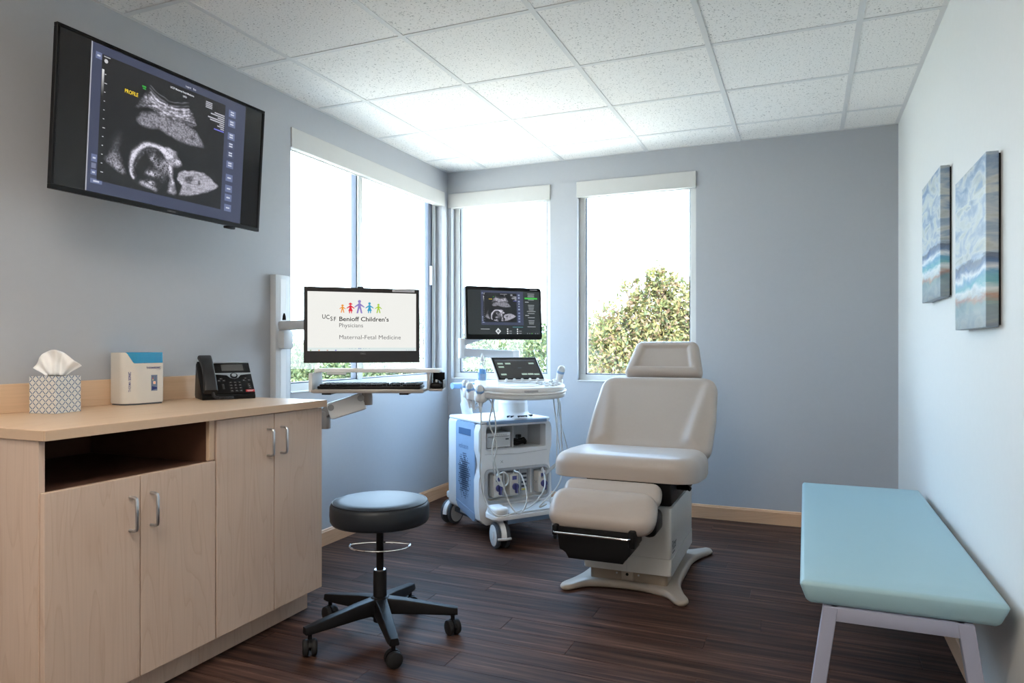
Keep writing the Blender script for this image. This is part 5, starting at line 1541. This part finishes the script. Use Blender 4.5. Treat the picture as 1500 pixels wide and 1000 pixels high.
probe('white ultrasound probe in the near left holder, its cable hanging straight down', (-0.262, -0.045, -0.038), (R(-8), R(12)),
      [(-0.170, 3.83, 0.80), (-0.172, 3.84, 0.60), (-0.176, 3.86, 0.45), (-0.150, 3.87, 0.30), (-0.08, 3.80, 0.225), (0.02, 3.84, 0.235), (0.12, 3.97, 0.25), (0.19, 4.06, 0.33)], 0.188)
probe('white ultrasound probe in the middle left holder, its cable looped at the sockets', (-0.282, 0.025, -0.038), (R(-14), R(4)),
      [(-0.110, 3.86, 0.86), (-0.125, 3.88, 0.72), (-0.085, 3.90, 0.60), (-0.105, 3.92, 0.48), (-0.075, 3.93, 0.375), (-0.035, 3.95, 0.36), (-0.020, 3.96, 0.40), (-0.045, 3.95, 0.435), (-0.080, 3.94, 0.42), (-0.085, 3.96, 0.395)], -0.128)
probe('white ultrasound probe in the rear left holder beside the gel bottle', (-0.280, 0.095, -0.038), (R(-10), R(-8)),
      [(-0.130, 3.92, 0.85), (-0.09, 3.90, 0.70), (-0.11, 3.89, 0.56), (-0.06, 3.87, 0.40), (0.00, 3.84, 0.26), (0.05, 3.86, 0.225), (0.085, 3.91, 0.30), (0.055, 3.97, 0.41), (0.02, 4.01, 0.43)], -0.016)
probe('white and blue ultrasound probe in the right holder of the control panel', (0.270, 0.075, 0.045), (R(6), R(14)),
      [(0.285, 4.12, 0.80), (0.290, 4.12, 0.62), (0.300, 4.13, 0.45), (0.27, 4.10, 0.33), (0.16, 3.99, 0.235), (0.20, 4.02, 0.24)], None)
for k, (a, b) in enumerate((((0.262, 4.10, 0.88), (0.330, 4.17, 0.52)), ((0.275, 4.11, 0.88), (0.262, 4.15, 0.46)), ((0.240, 4.08, 0.87), (0.285, 4.16, 0.50)))):
    p0, p1 = usp(*a), usp(*b)
    up('hanging_cable', tube(BM(), cr([p0, p0.lerp(p1, 0.5) + Vector((0.004*k, 0.01, -0.01)), p1, p1 + Vector((0.02*(k-1), 0.06, -0.06)), Vector((0.20, 0.02, 0.20))], 8), 0.0036, 8), M_cable, ang=60)

# gel bottle, printer, power cord
bp = UM @ (Matrix.Translation((PC.x, PC.y, 0.872)) @ Matrix.Rotation(PR, 4, 'Z') @ Matrix.Rotation(TP, 4, 'X') @ Vector((-0.185, 0.140, 0.0505)))
g = thing('gel_bottle', 'clear squeeze bottle half full of blue gel beside the touch screen', 'bottle', bp)
obj('bottle', lathe(BM(), [(0.0, 0.0), (0.021, 0.0), (0.023, 0.004), (0.023, 0.095), (0.019, 0.110), (0.012, 0.120), (0.0115, 0.128), (0.0, 0.128)], 24), M_clear, g, ang=50)
obj('gel', lathe(BM(), [(0.0, 0.002), (0.020, 0.003), (0.0215, 0.006), (0.0215, 0.082), (0.0, 0.082)], 24), M_gel, g)
obj('nozzle', lathe(BM(), [(0.0135, 0.126), (0.0135, 0.140), (0.009, 0.146), (0.005, 0.170), (0.0, 0.171)], 20), M_white, g)
pr_ = thing('thermal_printer', 'small white thermal printer in the open bay of the ultrasound cart', 'printer', UM @ Vector((-0.080, -0.105, 0.5315)), RU)
obj('case', bx(-0.082, 0.082, -0.058, 0.075, 0.003, 0.092, 0.004), M_white, pr_)
for s in (-1, 1): obj('foot', bx(s*0.06-0.012, s*0.06+0.012, -0.05, 0.05, 0, 0.0035), M_rub, pr_)
obj('paper_slot', bx(-0.074, 0.074, -0.0588, -0.0578, 0.068, 0.071), M_rubg, pr_, smooth=False)
obj('front_door', bx(-0.076, 0.076, -0.061, -0.0582, 0.012, 0.064, 0.001, 1), M_lgrey, pr_)
obj('indicator', bx(0.045, 0.068, -0.0622, -0.0612, 0.048, 0.056), M_rubg, pr_, smooth=False)
for k in range(6): obj('button', bx(-0.03+0.015*k, -0.02+0.015*k, -0.0605, -0.058, 0.075, 0.084, 0.0008, 1), M_lgrey, pr_)
cc = thing('power_cord', 'black power cord coiled in the right half of the cart bay', 'cord', UM @ Vector((0.090, -0.110, 0.5315)), RU)
pts = []
for i in range(150):
    a = i/149*2*PI*4.2
    rr_ = 0.036 + 0.006*math.sin(i*0.21)
    pts.append((rr_*math.cos(a)*1.25, rr_*math.sin(a)*0.85, 0.006 + 0.034*i/149 + 0.004*math.sin(i*0.5)))
obj('cable', tube(BM(), pts, 0.0055, 7), M_rub, cc)
obj('connector', bx(-0.018, 0.016, -0.012, 0.012, 0.046, 0.066, 0.004), M_rub, cc, rot=(0, 0, R(20)))

# ------------------------------------------------------------------ outside: ground, trees, shrubs
GZ = -3.4
gm = mat('dry_grass_ground', (0.58, 0.50, 0.40), 0.95, var=0.2, scale=0.6)
gd = struct(obj('ground', bx(-120, 60, -40, 160, GZ - 0.3, GZ), gm, smooth=False))
def leaf_mat(name, cols):
    m, tt, p, N, L = nt(name)
    tcn = N.new('ShaderNodeTexCoord'); at = N.new('ShaderNodeAttribute'); at.attribute_name = 'leaf'
    cols = [(p_, tuple((v*0.72 + 0.28*sum(c_)/3)*0.40 for v in c_)) for p_, c_ in cols]
    r_ = ramp_node(N, cols); L.new(at.outputs['Fac'], r_.inputs[0])
    L.new(r_.outputs[0], p.inputs['Base Color'])
    p.inputs['Roughness'].default_value = 0.6
    p.inputs['Subsurface Weight'].default_value = 0.0
    tl_ = N.new('ShaderNodeBsdfTranslucent'); L.new(r_.outputs[0], tl_.inputs[0])
    mx = N.new('ShaderNodeMixShader'); mx.inputs[0].default_value = 0.45
    L.new(p.outputs[0], mx.inputs[1]); L.new(tl_.outputs[0], mx.inputs[2]); L.new(mx.outputs[0], N['Material Output'].inputs[0])
    return m
LM_a = leaf_mat('autumn_leaves', [(0.0, srgb(90, 110, 60)), (0.3, srgb(150, 160, 70)), (0.55, srgb(205, 190, 70)), (0.75, srgb(205, 150, 95)), (1.0, srgb(130, 110, 95))])
LM_g = leaf_mat('green_leaves', [(0.0, srgb(70, 100, 50)), (0.4, srgb(120, 150, 70)), (0.7, srgb(160, 175, 90)), (1.0, srgb(190, 185, 120))])
LM_d = leaf_mat('dusty_leaves', [(0.0, srgb(80, 105, 65)), (0.4, srgb(120, 140, 90)), (0.8, srgb(165, 165, 105)), (1.0, srgb(185, 165, 125))])
M_bark = mat('bark', (0.10, 0.075, 0.055), 0.9, var=0.3, scale=12)
def plant(name, label, cat, x, y, blobs, nleaf, size, lm, group, seed, trunk=True):
    """blobs: (dx,dy,z,rx,ry,rz) leaf clouds; leaves are small folded quads around a branched trunk"""
    rng = np.random.RandomState(seed)
    t = thing(name, label, cat, (x, y, GZ), 0, group)
    wts = np.array([b[3]*b[4]*b[5] for b in blobs])**0.75; wts /= wts.sum()
    vs = []; fs = []; lv = []
    cnt = (wts*nleaf).astype(int)
    for b, n in zip(blobs, cnt):
        d = rng.normal(size=(n, 3)); d /= np.linalg.norm(d, axis=1)[:, None]
        r_ = rng.rand(n)**0.45
        # clumps
        cl = rng.normal(size=(max(6, n//60), 3)); cl /= np.linalg.norm(cl, axis=1)[:, None]; cl *= (rng.rand(len(cl))**0.4)[:, None]
        pk_ = cl[rng.randint(len(cl), size=n)] + rng.normal(size=(n, 3))*0.13
        use = rng.rand(n) < 0.75
        P = np.where(use[:, None], pk_, d*r_[:, None])
        P = P*np.array([b[3], b[4], b[5]]) + np.array([b[0], b[1], b[2]-GZ])
        a = rng.normal(size=(n, 3)); a /= np.linalg.norm(a, axis=1)[:, None]
        c = rng.normal(size=(n, 3)); c -= a*(a*c).sum(1)[:, None]; c /= np.linalg.norm(c, axis=1)[:, None]
        s = size*(0.6+0.8*rng.rand(n))[:, None]
        base = len(vs)
        q = np.stack([P - a*s, P + c*s*0.45, P + a*s, P - c*s*0.45], 1).reshape(-1, 3)
        vs += q.tolist()
        idx = np.arange(n)*4 + base
        fs += np.stack([idx, idx+1, idx+2, idx+3], 1).tolist()
        tone = np.clip(rng.rand(n)*0.6 + 0.4*rng.rand(len(cl))[rng.randint(len(cl), size=n)], 0, 1)
        lv += np.repeat(tone, 4).tolist()
    me = bpy.data.meshes.new('foliage'); me.from_pydata(vs, [], fs); me.materials.append(lm)
    at = me.attributes.new('leaf', 'FLOAT', 'POINT'); at.data.foreach_set('value', lv)
    fo_ = mobj('foliage', me, t); fo_['kind'] = 'stuff'
    rr = random.Random(seed)
    top = max(b[2] for b in blobs) - GZ
    bm = BM()
    tube(bm, cr([(0, 0, 0), (0.05, 0.02, top*0.3), (-0.04, 0.0, top*0.6), (0.0, 0.03, top*0.9)], 5), [0.11*(1-0.05*k) for k in range(16)], 8)
    obj('trunk', bm, M_bark, t)
    for b in blobs:
        for k in range(3):
            e = Vector((b[0] + rr.uniform(-.6, .6)*b[3], b[1] + rr.uniform(-.6, .6)*b[4], b[2] - GZ + rr.uniform(-.1, .7)*b[5]))
            s0 = Vector((0, 0, max(0.4, min(top*0.8, e.z*rr.uniform(.4, .7)))))
            obj('branch', tube(BM(), cr([s0, s0.lerp(e, .5) + Vector((rr.uniform(-.15, .15), 0, .1)), e], 4), [0.035-0.003*q for q in range(9)], 6), M_bark, t)
    return t
plant('tree', 'tree with yellow and orange leaves behind the exam chair window', 'tree', -1.98, 10.2,
      [(0.05, 0, 0.55, 1.25, 1.1, 1.05), (0.40, 0.1, 1.50, 0.75, 0.7, 0.55), (-0.45, -0.1, 1.25, 0.55, 0.6, 0.60), (-0.72, 0.0, 0.3, 0.50, 0.6, 0.8), (-0.02, 0, 2.00, 0.26, 0.3, 0.42), (0.70, 0, 1.95, 0.30, 0.3, 0.38), (0.0, 0, -0.9, 1.25, 1.1, 0.8), (-0.85, 0, 1.35, 0.22, 0.2, 0.40), (0.75, 0, 1.45, 0.60, 0.6, 0.65), (-0.38, 0, 1.80, 0.24, 0.3, 0.35), (0.25, 0, 1.75, 0.45, 0.4, 0.45)], 54000, 0.036, LM_a, None, 11)
plant('tree', 'small dusty green tree seen at the left edge of the chair window', 'tree', -4.25, 15.5,
      [(0, 0, 0.1, 0.9, 0.9, 1.0), (0.1, 0, 0.75, 0.5, 0.5, 0.6), (-0.5, 0, -1.0, 1.0, 0.9, 1.1)], 9000, 0.05, LM_d, None, 12)
for k, (x, y, zt, r_, lab) in enumerate(((-4.85, 11.2, 1.65, 1.05, 'pale green shrub filling the bottom of the corner window below the ultrasound monitor'), (-3.75, 12.4, 1.75, 1.05, 'dusty shrub beyond the wall strip between the two back windows'))):
    plant('shrub', lab, 'shrub', x, y, [(0, 0, zt-0.85, r_, 0.9, 0.85), (-0.4, 0, zt-0.5, 0.6, 0.6, 0.5), (0.45, 0, zt-0.5, 0.55, 0.6, 0.5), (0, 0, -1.0, r_*1.1, 1.0, 1.3), (0, 0, -2.3, r_, 0.9, 0.9)], 20000, 0.038, (LM_g, LM_d, LM_d)[k], 'shrubs beyond the corner window', 20+k)
plant('tree', 'tall dusty tree at the right end of the left wall window', 'tree', -6.22, 10.6, [(0, 0, 0.6, 0.45, 0.5, 0.95), (0.0, 0, 1.45, 0.32, 0.3, 0.45), (-0.1, 0, -0.8, 0.6, 0.7, 1.0)], 14000, 0.034, LM_d, None, 31)
for k, (x, y, zt, lab) in enumerate(((-9.4, 10.6, 1.45, 'green hedge shrub at the near end of the left wall window'), (-8.35, 10.8, 1.10, 'green hedge shrub under the clinic monitor'), (-7.3, 10.9, 1.15, 'green hedge shrub just left of the tall dusty tree'))):
    plant('shrub', lab, 'shrub', x, y, [(0, 0, zt-0.8, 0.85, 0.8, 0.8), (-0.3, 0, zt-0.4, 0.5, 0.6, 0.4), (0.4, 0, zt-0.45, 0.5, 0.6, 0.4), (0, 0, -1.0, 0.9, 0.9, 1.2), (0, 0, -2.3, 0.8, 0.8, 0.9)], 16000, 0.042, LM_g if k < 3 else LM_d, 'hedge shrubs beyond the left window', 40+k)
hm = mat('hazy_hill', (0.40, 0.45, 0.52), 0.95, var=0.1, scale=0.05)
bm = BM(); NX = 60
A = []
for i in range(NX+1):
    x = -110 + 150*i/NX; h = 5.5 + 2.2*math.sin(i*0.31) + 1.1*math.sin(i*0.83+1)
    A.append([bm.verts.new((x, 120, GZ)), bm.verts.new((x, 128, GZ+h*0.7)), bm.verts.new((x, 140, GZ+h)), bm.verts.new((x, 158, GZ))])
for a, b in zip(A, A[1:]):
    for k in range(3): bm.faces.new((a[k], b[k], b[k+1], a[k+1]))
struct(obj('hills', bm, hm))
